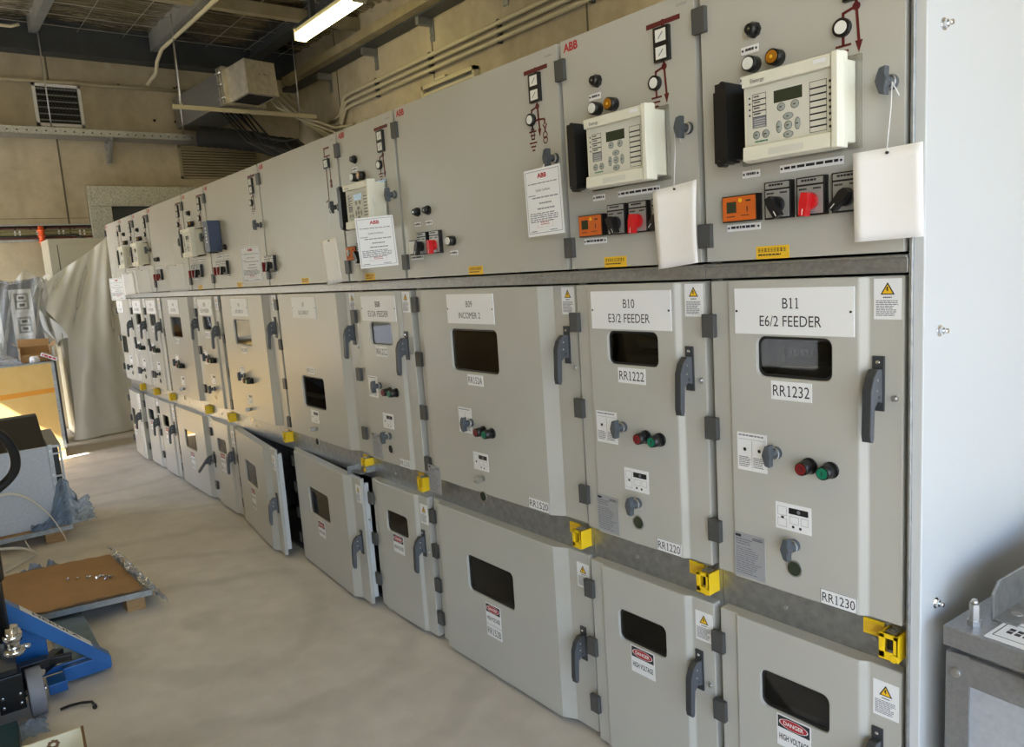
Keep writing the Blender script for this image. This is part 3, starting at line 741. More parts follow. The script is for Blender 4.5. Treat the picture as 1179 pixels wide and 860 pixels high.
certificate(-2.165, -.100, 1.985, R_(52), R_(-2), 'white certificate card with red logo hanging beside the cream relay left of INCOMER 2', 2.07)
tagcard(-2.655, -.085, 1.925, .130, .215, R_(8), R_(-5), 'blank buff tag hanging left of the cream relay beside the B07 panel', 2.07)
certificate(-3.715, -.085, 1.955, R_(24), R_(0), 'small certificate card with red logo hanging right of the dark blue relay', 2.07)
tagcard(-5.285, -.090, 1.915, .140, .205, R_(48), R_(-2), 'blank buff tag hanging left of the relay next to the blue relay panel', 2.07)
tagcard(-6.330, -.090, 1.915, .140, .205, R_(46), R_(-3), 'blank buff tag hanging from the third panel from the far end', 2.07)
tagcard(-6.870, -.090, 1.905, .130, .200, R_(35), R_(-2), 'blank white tag hanging from the second panel from the far end', 2.07)
certificate(-7.40, -.085, 1.870, R_(36), R_(-1), 'pinkish certificate card hanging at the far end panel of the row', 2.07)
# ------------------------------------------------------------------ the hall
def concrete(name, base, dark, panel=None, stain=True, rough=.85, scale=1., arcs=False):
    m = bpy.data.materials.new(name); m.use_nodes = True; nt = m.node_tree; N = nt.nodes; L = nt.links; p = N['Principled BSDF']
    tc = N.new('ShaderNodeTexCoord'); n1 = N.new('ShaderNodeTexNoise'); n1.inputs['Scale'].default_value = .7*scale; n1.inputs['Detail'].default_value = 8; n1.inputs['Roughness'].default_value = .65
    n2 = N.new('ShaderNodeTexNoise'); n2.inputs['Scale'].default_value = 9*scale; n2.inputs['Detail'].default_value = 6
    mp = N.new('ShaderNodeMapping'); mp.inputs['Scale'].default_value = (3, 3, .35) if stain else (1, 1, 1)
    n3 = N.new('ShaderNodeTexNoise'); n3.inputs['Scale'].default_value = 1.1*scale; n3.inputs['Detail'].default_value = 5
    L.new(tc.outputs['Object'], n1.inputs['Vector']); L.new(tc.outputs['Object'], n2.inputs['Vector']); L.new(tc.outputs['Object'], mp.inputs['Vector']); L.new(mp.outputs[0], n3.inputs['Vector'])
    a = N.new('ShaderNodeMath'); a.operation = 'MULTIPLY_ADD'; a.inputs[1].default_value = .5; L.new(n1.outputs['Fac'], a.inputs[0])
    a2 = N.new('ShaderNodeMath'); a2.operation = 'MULTIPLY'; a2.inputs[1].default_value = .2; L.new(n2.outputs['Fac'], a2.inputs[0]); L.new(a2.outputs[0], a.inputs[2])
    a3 = N.new('ShaderNodeMath'); a3.operation = 'MULTIPLY_ADD'; a3.inputs[1].default_value = .3; L.new(n3.outputs['Fac'], a3.inputs[0]); L.new(a.outputs[0], a3.inputs[2])
    r = N.new('ShaderNodeMapRange'); r.inputs['From Min'].default_value = .36; r.inputs['From Max'].default_value = .64; L.new(a3.outputs[0], r.inputs['Value'])
    x = N.new('ShaderNodeMix'); x.data_type = 'RGBA'; x.inputs[6].default_value = (*dark, 1); x.inputs[7].default_value = (*base, 1); L.new(r.outputs[0], x.inputs[0]); L.new(x.outputs[2], p.inputs['Base Color'])
    if arcs:
        # faint trowel arcs and scuffs
        wv = N.new('ShaderNodeTexWave'); wv.wave_type = 'RINGS'; wv.rings_direction = 'Z'; wv.inputs['Scale'].default_value = .55; wv.inputs['Distortion'].default_value = 7; wv.inputs['Detail'].default_value = 4; wv.inputs['Detail Scale'].default_value = 1.3
        mp2 = N.new('ShaderNodeMapping'); mp2.inputs['Location'].default_value = (3.2, .8, 0); L.new(tc.outputs['Object'], mp2.inputs['Vector']); L.new(mp2.outputs[0], wv.inputs['Vector'])
        r2 = N.new('ShaderNodeMapRange'); r2.inputs['From Min'].default_value = 0; r2.inputs['From Max'].default_value = .22; r2.inputs['To Min'].default_value = .89; r2.inputs['To Max'].default_value = 1.; L.new(wv.outputs['Fac'], r2.inputs['Value'])
        mu = N.new('ShaderNodeMix'); mu.data_type = 'RGBA'; mu.blend_type = 'MULTIPLY'; mu.inputs[0].default_value = 1.; L.new(x.outputs[2], mu.inputs[6]); L.new(r2.outputs[0], mu.inputs[7]); L.new(mu.outputs[2], p.inputs['Base Color'])
    p.inputs['Roughness'].default_value = rough
    b = N.new('ShaderNodeBump'); b.inputs['Strength'].default_value = .12; b.inputs['Distance'].default_value = .01; L.new(n2.outputs['Fac'], b.inputs['Height']); L.new(b.outputs[0], p.inputs['Normal'])
    return m
M['wall'] = concrete('precast_concrete', rgb(188, 177, 152), rgb(150, 140, 116))
M['floor'] = concrete('troweled_concrete_floor', rgb(222, 215, 204), rgb(186, 179, 168), stain=False, rough=.58, arcs=True)
M['ground'] = concrete('outdoor_concrete', rgb(128, 130, 134), rgb(112, 114, 118), stain=False)
M['joint'] = mat('wall_joint_sealant', rgb(96, 90, 76), .9)
M['dirt'] = mat('dark_scuff', rgb(112, 106, 96), .8)

XE, YB, YF, XR = -10.4, 3.30, -3.40, 4.6
def struct(b, name, **k):
    return tag(b.build(name, **k), kind='structure')
struct(mb('floor').box(XE-.2, XR, YF-.2, YB+.2, -.2, .03), 'floor')
struct(mb('ground').box(-22, 22, -22, 14, -.5, 0), 'ground')
w = mb('wall'); w.box(XE-.2, XE, YF-.2, YB+.2, 0, 5.6); w.use('joint').box(XE, XE+.004, .055, .075, 0, 5.4); w.box(XE, XE+.004, -2.5, -2.48, 0, 5.4); w.box(XE, XE+.004, -3.3, 3.3, 2.70, 2.706)
w.use('blackm')
for y, z in ((1.25, 3.98), (1.52, 3.98), (1.56, 4.42), (1.60, 4.44), (.62, 3.62), (.86, 4.40)): w.cyl((XE, y, z), (XE+.006, y, z), .018, n=10)
struct(w, 'wall_far')
w = mb('wall'); w.box(XE, XR, YB, YB+.2, 0, 5.6); w.use('joint')
for x in (-9.0, -6.65, -4.2, -1.8): w.box(x-.01, x+.01, YB-.004, YB, 0, 5.4)
struct(w, 'wall_back')
w = mb('wall'); DX0, DX1, DZ = -10.3, -7.60, 3.07
w.box(XE, DX0, YF-.2, YF, 0, 5.6); w.box(DX0, DX1, YF-.2, YF, DZ, 5.6); GX0, GX1, GZ = 1.7, 4.4, 4.0
w.box(DX1, -2.95, YF-.2, YF, 0, 5.6); w.box(-2.95, -2.1, YF-.2, YF, 0, .80); w.box(-2.95, -2.1, YF-.2, YF, 1.22, 5.6); w.box(-2.1, GX0, YF-.2, YF, 0, 5.6); w.box(GX0, GX1, YF-.2, YF, GZ, 5.6); w.box(GX1, XR, YF-.2, YF, 0, 5.6)
struct(w, 'wall_front')
w = mb('conduit')
for q in ((-2.95, -2.1, .80, .83), (-2.95, -2.1, 1.19, 1.22), (-2.95, -2.91, .83, 1.19), (-2.14, -2.1, .83, 1.19)): w.box(q[0], q[1], YF-.12, YF+.01, q[2], q[3])
w = struct(w, 'reflection_window'); mb('coverclear').box(-2.91, -2.14, YF-.07, YF-.065, .83, 1.19).build('window_pane', w)  # unseen window, added to give a bright reflection in the near door glass
w = mb('wall'); w.box(XR, XR+.2, YF-.2, -3.1, 0, 5.6); w.box(XR, XR+.2, 1.9, YB+.2, 0, 5.6); w.box(XR, XR+.2, -3.1, 1.9, 3.6, 5.6)
struct(w, 'wall_right')
struct(mb('purlin').box(GX0-1.0, XR+.4, YF-4.2, YF-.2, 4.35, 4.45), 'sun_blocker')  # unseen slab outside, added to keep the sun out of the near doorway
# roof: foil blanket sagging between purlins, wire mesh under it, sheet above
ZC = 5.03
SL = .012
def foil(u, v):
    x = XE-.1+(XR-XE+.2)*u; y = YF-.1+(YB-YF+.2)*v
    sag = -.05*abs(math.sin((y+1.0)*PI/1.25))
    wr = .030*abs(math.sin(x*13+1.6*math.sin(y*2.1)+1.7*math.sin(x*2.3)))+.016*abs(math.sin(x*23+y*2.2+2*math.sin(y*3.3)))
    return (x, y, ZC+sag*.6+wr-SL*(x+10.3))
b = mb('foil'); b.grid(foil, 420, 60); struct(b, 'ceiling')
struct(mb('purlin').box(XE-.2, XR+.2, YF-.2, YB+.2, 5.60, 5.66), 'roof')
b = mb('wire')
for k in range(34):
    x = XE+.3+k*.44; b.bar((x, YF, ZC-.06-SL*(x+10.3)), (x, YB, ZC-.06-SL*(x+10.3)), .006, .006)
for k in range(13):
    y = YF+.2+k*.52; b.bar((XE, y, ZC-.055-SL*(XE+10.3)), (XR, y, ZC-.055-SL*(XR+10.3)), .006, .006)
tag(b.build('safety_mesh'), kind='structure')
def csec(name, p0, p1, h, fl, m, web_y=1):
    """C-section roof member"""
    b = mb(m); p0 = Vector(p0); p1 = Vector(p1); d = (p1-p0).normalized(); side = Vector((0, 0, 1)).cross(d).normalized()*web_y
    b.bar(p0, p1, h, .006)
    for s in (-1, 1): b.bar(p0+Vector((0, 0, s*h/2))+side*fl/2, p1+Vector((0, 0, s*h/2))+side*fl/2, .006, fl)
    b.bar(p0+Vector((0, 0, -h/2+.012))+side*fl, p1+Vector((0, 0, -h/2+.012))+side*fl, .024, .006)
    return tag(b.build(name), kind='structure')
def ibeam(name, p0, p1, h, fl, m='beam'):
    b = mb(m); p0 = Vector(p0); p1 = Vector(p1); b.bar(p0, p1, h, .014)
    for s in (-1, 1): b.bar(p0+Vector((0, 0, s*h/2)), p1+Vector((0, 0, s*h/2)), .02, fl)
    return tag(b.build(name), kind='structure')
ibeam('end_beam', (XE+.12, YF, 4.86), (XE+.12, YB, 4.86), .36, .22)
csec('roof_purlin', (XE+.2, -.10, 5.0), (XR, -.10, 4.83), .24, .09, 'purlin')
csec('roof_purlin', (XE+.2, 1.26, 4.95), (XR, 1.26, 4.79), .26, .09, 'purlin')
csec('roof_purlin', (XE+.2, -1.45, 5.0), (XR, -1.45, 4.83), .24, .09, 'purlin')
ibeam('roof_rafter', (XE+.2, 2.60, 4.96), (XR, 2.60, 4.86), .24, .18)
csec('cross_beam', (-8.25, YF, 4.90), (-8.25, YB, 4.90), .13, .10, 'cream_paint')
csec('cross_beam', (-4.2, YF, 4.82), (-4.2, YB, 4.82), .13, .10, 'cream_paint')
# eaves beam on brackets along the back wall
csec('eaves_beam', (XE+.3, YB-.32, 4.575), (XR, YB-.32, 4.575), .10, .14, 'cream_paint')
b = mb('beam'); b.box(XE, XR, YB-.20, YB-.02, 4.50, 4.56); tag(b.build('eaves_ledge'), kind='structure')
for x in (-9.2, -7.9, -6.62, -5.3, -4.0):
    q = mb('purlin'); q.box(x-.04, x+.04, YB-.014, YB, 4.26, 4.50); q.box(x-.03, x+.03, YB-.20, YB-.014, 4.42, 4.50); q.use('steel').cyl((x, YB-.014, 4.33), (x, YB-.03, 4.33), .014, n=8)
    tag(q.build('beam_bracket'), kind='structure')
# door frame and closed dark door in the far wall
b = mb('speckle'); xo = XE+.002
for q in ((.30, .56, 0, 2.84), (.30, 2.30, 2.84, 3.10), (2.06, 2.30, 0, 2.84)): b.box(xo, xo+.10, *q)
fr = struct(b, 'door_1', bevel=.004); q = mb('beam'); q.box(xo, xo+.03, .56, 2.06, 0, 2.84); q.use('steel').cyl((xo+.03, .66, 1.05), (xo+.09, .66, 1.05), .012); q.build('door_leaf', fr)
# louvre in the far wall
b = mb('cream_paint'); y0, y1, z0, z1 = 1.50, 2.62, 3.22, 3.66
for q in ((y0, y1, z0, z0+.03), (y0, y1, z1-.03, z1), (y0, y0+.03, z0, z1), (y1-.03, y1, z0, z1)): b.box(xo, xo+.05, *q)
lv = tag(b.build('louvre'), 'beige slatted louvre high on the far wall beside the corner', 'louvre'); b = mb('cream_paint')
for k in range(11):
    z = z0+.045+k*.037; b.box(xo+.012, xo+.045, y0+.03, y1-.03, z, z+.022)
b.use('blackm').box(xo, xo+.006, y0+.03, y1-.03, z0+.03, z1-.03); b.build('slats', lv)
# square vent with mesh
y0, y1, z0, z1 = -.13, .40, 3.83, 4.34
b = mb('white')
for q in ((y0, y1, z0, z0+.035), (y0, y1, z1-.035, z1), (y0, y0+.035, z0, z1), (y1-.035, y1, z0, z1)): b.box(xo, xo+.035, *q)
v = tag(b.build('vent_grille'), 'square vent grille with white frame and dark mesh high on far wall', 'vent')
b = mb('blackm'); b.box(xo, xo+.004, y0+.03, y1-.03, z0+.03, z1-.03); b.use('purlin')
for k in range(6): b.box(xo+.004, xo+.012, y0+.03, y1-.03, z0+.07+k*.075, z0+.088+k*.075)
b.build('slats', v); b = mb('black')
for k in range(13): b.bar((xo+.025, y0+.05+k*.036, z0+.03), (xo+.025, y0+.05+k*.036, z1-.03), .005, .005, up=(1, 0, 0)); b.bar((xo+.025, y0+.03, z0+.05+k*.035), (xo+.025, y1-.03, z0+.05+k*.035), .005, .005)
b.build('mesh', v)
# small window-like louvre on the back wall
b = mb('conduit'); yo = YB-.002; x0, x1, z0, z1 = -6.86, -5.82, 3.46, 3.82
for q in ((x0, x1, z0, z0+.04), (x0, x1, z1-.04, z1), (x0, x0+.04, z0, z1), (x1-.04, x1, z0, z1)): b.box(q[0], q[1], yo-.06, yo, q[2], q[3])
b.box(-6.55, -6.35, yo-.07, yo-.02, z1, z1+.03)
v = tag(b.build('wall_hatch'), 'pale framed wall hatch above the row near the INCOMER 2 panel', 'hatch'); b = mb('purlin'); b.box(x0+.04, x1-.04, yo-.012, yo, z0+.04, z1-.04)
for k in range(3): b.use('conduit').box(x0+.04, x1-.04, yo-.05, yo-.03, z0+.07+k*.09, z0+.10+k*.09)
b.build('slats', v)
# conduits
def conduit(label, pts, r, name='conduit', group=None, clips=()):
    b = mb('conduit'); b.tube(pts, r, 10)
    for c in clips:
        b.use('beam').box(c[0]-.015, c[0]+.015, c[1]-.015, c[1]+.035, c[2]-.035, c[2]+.035); b.use('conduit')
    return tag(b.build(name), label, 'conduit', group)
for k, nm in enumerate(('uppermost', 'middle', 'lowest')):
    z = 4.12-k*.078
    conduit('pale conduit along the back wall, %s of the three running above the cabinets' % nm, [(-9.3, YB-.045, z-.25-k*.03), (-8.95, YB-.045, z-.22), (-8.75, YB-.045, z-.01), (-8.60, YB-.045, z), (-4.8, YB-.045, z), (2., YB-.045, z)], .024, group=None, clips=[(-7.9, YB-.04, z), (-6.66, YB-.04, z), (-5.4, YB-.04, z), (-4.1, YB-.04, z)])
conduit('pale bent conduit dropping behind the cabinets under the three wall conduits', [(-9.3, YB-.16, 3.25), (-9.05, YB-.10, 3.34), (-8.85, YB-.06, 3.60), (-8.3, YB-.06, 3.72), (-8.22, YB-.06, 3.70), (-8.20, YB-.06, 3.62), (-8.20, YB-.06, 3.1)], .026)
conduit('thin white conduit clipped across the far wall above the vent', [(XE+.03, -3.2, 4.32), (XE+.03, 1.95, 4.39)], .022, clips=[])
conduit('white conduit following the purlin and bending down at the far wall', [(XE+.05, 1.20, 4.42), (XE+.10, 1.24, 4.48), (XE+.28, 1.27, 4.52), (XE+.32, 1.29, 4.66), (XE+.5, 1.32, 4.78), (-8.5, 1.34, 4.77), (-4, 1.34, 4.70)], .024)
conduit('short grey conduit bending at the purlin end above the vent', [(XE+.26, -.9, 4.90), (XE+.26, -.28, 4.91), (XE+.30, -.20, 4.93)], .018)
# cable tray on the far wall
b = mb('galv'); xa, xb = XE+.05, XE+.35; z = 3.67
b.box(xa, xb, -3.2, 2.60, z, z+.004); b.box(xb-.004, xb, -3.2, 2.60, z, z+.085); b.box(xa, xa+.004, -3.2, 2.60, z, z+.085)
b.use('blackm')
for k in range(56):
    y = -3.1+k*.10; b.box(xb-.0005, xb+.0006, y, y+.018, z+.035, z+.050)
tr = tag(b.build('cable_tray'), 'galvanised perforated cable tray running along the far wall', 'cable tray')
for y in (.62, -1.6):
    q = mb('galv'); q.bar((XE+.03, y, z-.016), (xb-.02, y, z-.01), .03, .04, up=(0, 0, 1)); q.bar((XE+.035, y, z-.26), (xb-.04, y, z-.03), .03, .04); q.bar((XE+.022, y, z-.29), (XE+.022, y, z-.01), .05, .03, up=(0, 1, 0)); q.ext([(XE+.04, z-.27), (XE+.06, z-.27), (XE+.30, z-.03), (XE+.27, z-.03)], 'y', y-.025, y+.025); q.build('tray_bracket', tr)
# galvanised duct with its end box, flange collar, black flexible ducts (it leaves the wall at a slant)
D = thing('air_duct', 'galvanised square air duct with bright end box hanging in the far corner', 'duct', (XE+.03, 1.50, 3.865)); D.rotation_euler = (0, R_(-4.5), R_(11))
b = mb('galv'); b.box(.04, 1.30, .0, .50, .0, .40); b.build('duct_body', D, bevel=.004)
q = mb('alum')
for z, h in ((-.002, .012), (.39, .012)): q.box(1.40, 1.86, .02, .44, z, z+h)
q.box(1.40, 1.86, .02, .03, 0, .40); q.box(1.40, 1.86, .43, .44, 0, .40); q.box(1.85, 1.86, .02, .44, 0, .40); q.build('end_box', D, bevel=.004)
q = mb('blackm'); q.box(1.44, 1.80, .06, .40, -.006, -.002); q.build('air_outlet', D)
q = mb('ink'); 
for y in (.20, .27): q.box(1.860, 1.8608, y, y+.028, .235, .241); q.box(1.860, 1.8608, y, y+.006, .241, .250)
q.build('end_mark', D)
for x in (1.29, 1.345, 1.40): q = mb('alum'); q.box(x, x+.026, -.035, .525, -.03, .43); q.build('flange_collar', D, bevel=.003)
for z in (.06, .22, .36): q = mb('steel'); q.cyl((1.28, -.04, z), (1.43, -.04, z), .014, n=8); q.build('clamp_bolt', D)
rnd = random.Random(11)
def flexi(pts, r, label):
    P = []; 
    for a, c in zip(pts[:-1], pts[1:]):
        for k in range(8): P.append(tuple(a[i]+(c[i]-a[i])*k/8 for i in range(3)))
    P.append(pts[-1]); rad = [r*(1+.06*(i % 2)) for i in range(len(P))]
    b = mb('blackm'); b.tube(P, rad, 14); return tag(b.build('flexible_duct'), label, 'flexible duct')
flexi([(-9.85, 1.62, 3.70), (-9.7, 1.95, 3.66), (-9.5, 2.3, 3.60), (-9.1, 2.62, 3.40), (-8.9, 2.80, 3.1)], .13, 'thick black flexible duct sagging under the square air duct')
flexi([(-9.85, 2.1, 3.68), (-9.75, 2.45, 3.62), (-9.5, 2.8, 3.55), (-9.2, 3.0, 3.2), (-9.1, 3.05, 2.8)], .12, 'black flexible duct curving down into the far corner')
for k in range(7):
    y0 = 1.76+.06*k; zz = 3.55+.05*rnd.random()
    b = mb('black'); b.tube([(-9.35, y0, 3.965), (-9.15, y0+.25, zz+.02-.1*rnd.random()), (-8.85, y0+.45, zz-.25*rnd.random()), (-8.6, y0+.62, 3.1), (-8.45, y0+.66, 2.46)], .012, 6)
    tag(b.build('cable'), 'thin black cable drooping under the square air duct', 'cable', 'black cables drooping in the far corner')
for k in range(4):
    b = mb('conduit'); y = 2.55+.11*k; b.tube([(-9.7, y, 4.3), (-9.4, y+.02, 4.05), (-9.2, y+.08, 3.95-.06*k), (-9.0, YB-.10, 3.75-.07*k), (-8.6, YB-.05, 3.72-.07*k)], .016, 8)
    tag(b.build('conduit'), 'thin pale conduit bending behind the bright duct end box', 'conduit', 'thin conduits behind the duct end box')
# strut and rods that carry the duct
b = mb('conduit'); b.box(-9.06, -9.02, 1.12, 2.95, 3.86, 3.90); b.box(-9.05, -9.03, 1.12, 2.95, 3.896, 3.91)
st = tag(b.build('support_strut'), 'pale steel strut carrying the square air duct', 'strut')
def rod(x, y, z0, z1, label):
    b = mb('steel'); b.cyl((x, y, z0), (x, y, z1), .008, n=8); b.cyl((x, y, z0), (x, y, z0+.02), .016, n=6, smooth=False)
    return tag(b.build('threaded_rod'), label, 'rod')
rod(-9.04, 2.72, 3.91, 4.95, 'threaded rod holding the strut end between duct box and back wall')
rod(-9.04, 1.22, 3.91, 4.95, 'threaded rod holding the strut end left of the duct')
rod(XE+.30, -.02, 3.68, 5.0, 'threaded rod passing in front of the square vent grille')
rod(XE+.30, 1.52, 3.68, 5.0, 'threaded rod on the cable tray below the bent white conduit')
# fluorescent battens
def batten(x0, x1, y, z, label):
    T = thing('ceiling_light', label, 'ceiling light', ((x0+x1)/2, y, z)); h = (x1-x0)/2
    b = mb('lampbody'); b.box(-h, h, -.055, .055, .035, .085); b.box(-h-.02, -h, -.07, .07, -.035, .085); b.box(h, h+.02, -.07, .07, -.035, .085)
    for x in (-h*.5, h*.5): b.use('beam').box(x-.02, x+.02, -.03, .03, .085, 4.9-z)
    b.build('body', T); b = mb('lamp'); b.ext([(-.066, .04), (-.066, -.012), (-.045, -.038), (.045, -.038), (.066, -.012), (.066, .04)], 'x', -h, h); b.build('diffuser', T, bevel=.006)
batten(-7.22, -5.90, 2.0, 4.30, 'lit fluorescent batten hanging above the row near the cream cross beam')
batten(-7.9, -6.6, .16, 4.80, 'lit fluorescent batten at the upper left over the aisle')
batten(-5.6, -4.3, -1.5, 4.30, 'unseen batten added to light the far half of the aisle')  # out of view, added to light the door fronts more evenly
batten(-2.6, -1.3, -1.5, 4.30, 'unseen batten added to light the middle of the aisle')  # another lamp added out of view for warm light on the doors
batten(.4, 1.7, -1.5, 4.30, 'unseen batten added to light the near end of the aisle')  # added beyond the frame to brighten the near doors
batten(-3.2, -1.9, 2.0, 4.30, 'unseen batten added for light behind the row near the INCOMER 2 panel')  # added out of view to brighten the space behind the row
# wall cable run with orange plug
b = mb('galv'); xo = XE+.01
b.box(xo, xo+.012, -3.2, .36, 2.59, 2.63); b.box(xo, xo+.012, -3.2, .36, 2.42, 2.445)
R = tag(b.build('cable_ladder'), 'low cable ladder with olive, red and black runs on the far wall', 'cable ladder')
q = mb('maroon'); q.box(xo+.012, xo+.04, -3.2, .30, 2.455, 2.475); q.box(xo+.012, xo+.04, -3.2, .30, 2.578, 2.590); q.build('red_cable', R)
q = mb('busgreen'); q.box(xo+.012, xo+.03, -3.2, .30, 2.535, 2.552); q.box(xo+.012, xo+.03, -3.2, .30, 2.490, 2.510); q.build('olive_bar', R)
q = mb('black'); q.tube([(xo+.05, -3.2, 2.478), (xo+.05, -.2, 2.480), (xo+.06, .1, 2.49), (xo+.09, .25, 2.42), (xo+.12, .35, 2.28)], .014, 8); q.tube([(xo+.05, -3.2, 2.60), (xo+.05, .30, 2.60)], .010, 8)
for k in range(22): q.box(xo+.012, xo+.045, -3.1+k*.16, -3.085+k*.16, 2.565, 2.60)
q.build('black_cable', R)
q = mb('white')
for k in range(14):
    y = -2.9+k*.235
    for dy in (0, .05): q.box(xo+.03, xo+.036, y+dy, y+dy+.018, 2.525, 2.552); q.box(xo+.03, xo+.036, y+dy, y+dy+.018, 2.488, 2.516)
q.build('clip', R)
b = mb('orangecable'); b.cyl((xo+.09, -.27, 2.36), (xo+.09, -.27, 2.60), .032, n=14); 
for z in (2.40, 2.47, 2.54): b.cyl((xo+.09, -.27, z), (xo+.09, -.27, z+.02), .045, n=14)
b.use('conduit').cyl((xo+.09, -.27, 2.28), (xo+.09, -.27, 2.36), .018, n=10); b.use('black').box(xo, xo+.06, -.285, -.255, 2.44, 2.48)
tag(b.build('plug_connector'), 'orange industrial plug on the low cable ladder', 'plug')
N_BEFORE = set(o.name for o in bpy.data.objects)
# ------------------------------------------------------------------ tall beige cabinet under its dust sheet
T = thing('tall_cabinet', 'tall beige steel cabinet half covered by a milky dust sheet at far wall', 'cabinet', (-9.64, 0, 0))
b = mb('cabgrey'); b.box(-.55, 0, -.30, .62, .05, 2.36); b.use('beam').box(-.54, -.01, -.29, .61, 0, .05); b.build('body', T, bevel=.006)
q = mb('cabgrey'); q.box(0, .022, -.20, .60, .10, 2.29); q.use('joint').box(.001, .004, -.215, -.205, .10, 2.29); q.use('black').box(.022, .030, .12, .26, 1.02, 1.06); q.use('inkgrey').lines(0, .01, 0, .01, 1, 0); q.build('door', T, bevel=.003)
# dust sheet: fanned folds from a gathered peak
XSH = -9.54
LB = [(2.42, .36), (2.30, .22), (2.18, .06), (2.05, -.14), (1.95, -.30), (1.85, -.42), (1.70, -.47), (1.55, -.44), (1.42, -.36), (1.25, -.26), (.9, -.28), (.5, -.30), (.2, -.32), (.012, -.36)]
def lb(z):
    for (za, ya), (zb, yb) in zip(LB[:-1], LB[1:]):
        if zb <= z <= za: return yb+(ya-yb)*(z-zb)/(za-zb)
    return LB[0][1] if z > LB[0][0] else LB[-1][1]
def sheet(u, v):
    z = 2.44-(2.44-.012)*v; y0 = lb(z); y1 = .72-.20*max(0, (z-2.2)/.24); y = y0+(y1-y0)*u
    ang = (y-.42)/(2.75-z+.25)
    f = .036*math.sin(ang*22+.6*math.sin(z*3))+.018*math.sin(ang*51+z*2)+.003*math.sin(y*33+z*11)
    bulge = .10*math.exp(-((z-1.75)/.35)**2)*math.exp(-((y+.42)/.22)**2)
    x = XSH+.035+f*min(1., v*3+.25)+bulge+.05*max(0, .25-z)
    return (x, y, z)
b = mb('sheet'); b.grid(sheet, 90, 110); s = b.build('dust_sheet')
tag(s, 'milky plastic dust sheet hanging in folds over the tall beige cabinet', 'plastic sheet')
b = mb('sheet'); b.grid(lambda u, v: (XSH-.02+.03*math.sin(v*9)-u*.45, lb(1.95-v*.75)-.02-.05*math.sin(u*7+v*5)-.03*u, 1.95-v*.75-.12*u+.03*math.sin(u*9)), 20, 24); b.build('side_fold', s)

# ------------------------------------------------------------------ yellow crate with sunlit face, open carton and film on top
T = thing('plywood_crate', 'large yellow plywood crate with an orange stripe at the far left', 'crate', (-8.6, -1.45, 0))
b = mb('ply'); b.box(-.62, 0, -.92, .87, .10, 1.02); b.build('body', T, bevel=.004)
q = mb('orangestripe'); pts = [(.87, .705), (.87, .755), (.55, .748), (.30, .745), (.05, .725), (-.05, .69), (.05, .672), (.30, .690), (.6, .700)]; q.ext(pts, 'x', .0, .0012); q.build('orange_stripe', T)
q = mb('galv'); q.box(-.01, .006, .845, .876, .10, 1.03); q.box(-.63, .006, -.925, .876, 1.02, 1.032); q.box(-.63, -.60, .845, .876, .10, 1.03); q.build('metal_edging', T)
for x in (-.56, -.08):
    for y in (-.80, -.05, .76): mb('ply').box(x-.05, x+.075, y-.05, y+.10, 0, .10).build('foot', T)
T = thing('cardboard_box', 'open brown cardboard box on top of the yellow crate', 'box', (-8.90, -.68, 1.033), R_(-4))
b = mb('card'); h = .15
for q in ((-.15, -.142, -.14, .14, 0, h), (.142, .15, -.14, .14, 0, h*.55), (-.15, .15, -.14, -.132, 0, h), (-.15, .15, .132, .14, 0, h), (-.15, .15, -.14, .14, 0, .006)): b.box(*q)
b.build('body', T)
q = mb('card'); q.add([(-.15, -.14, h), (-.15, .14, h), (-.22, .15, h+.07), (-.22, -.14, h+.08)], [(0, 1, 2, 3)]); q.build('flap', T)
q = mb('card'); q.add([(-.15, -.14, h), (.15, -.14, h), (.15, -.19, h+.05), (-.15, -.20, h+.06)], [(0, 1, 2, 3)]); q.build('flap', T)
q = mb('card'); q.add([(-.15, .14, h), (.15, .14, h), (.16, .19, h+.02), (-.15, .20, h+.05)], [(0, 1, 2, 3)]); q.build('flap', T)
b = mb('white'); b.box(-.08, .08, -.02, .02, 0, .035); b.use('redink').box(-.07, .07, -.0205, .0205, .008, .027); b.use('white')
for k in range(3): b.box(-.055+k*.042, -.045+k*.042, -.021, .021, .012, .023)
b.use('white')
o = b.build('carton'); o.location = (-8.68, -.585, 1.062); o.rotation_euler = (0, R_(24), R_(62)); tag(o, 'small white and red carton leaning on the open cardboard box', 'carton')
b = mb('white'); b.cyl((0, 0, 0), (0, 0, .05), .05, .045, n=20); b.cyl((0, 0, .05), (0, 0, .062), .038, n=20)
o = b.build('plastic_cap'); o.location = (-8.68, -.72, 1.034); tag(o, 'round white plastic cap in front of the open cardboard box', 'cap')
def crumple(name, cx, cy, cz, sx, sy, h, m, label, cat, seed=0, n=34, rz=0.):
    rnd = random.Random(seed); ph = [rnd.uniform(0, 6.3) for _ in range(8)]; fr_ = [rnd.uniform(5, 16) for _ in range(8)]
    def fn(u, v):
        x = (u-.5); y = (v-.5); r = max(abs(x), abs(y))*2
        q_ = Vector((u*7+ph[0], v*7, ph[1])); z = h*(1-r**2)*(.55+.9*abs(noise.noise(q_))+.5*abs(noise.noise(q_*2.7))) if name != 'bubble_wrap' else h*(1-r**2)*(.6+.4*math.sin(fr_[0]*u*.7+ph[0])*math.cos(fr_[1]*v*.7+ph[1]))+.22*h*(abs(math.sin(fr_[2]*u*.9+fr_[3]*v*.6+ph[2]))+abs(math.sin(fr_[4]*v*.9-fr_[5]*u*.6+ph[3])))*(1-r**4)
        w_ = 1+.12*math.sin(9*math.atan2(y, x+1e-6)+ph[5])
        return (x*sx*w_, y*sy*w_, max(.004, z))
    b = mb(m); b.grid(fn, n, n, smooth=False); o = b.build(name); o.location = (cx, cy, cz); o.rotation_euler = (0, 0, rz)
    return tag(o, label, cat)
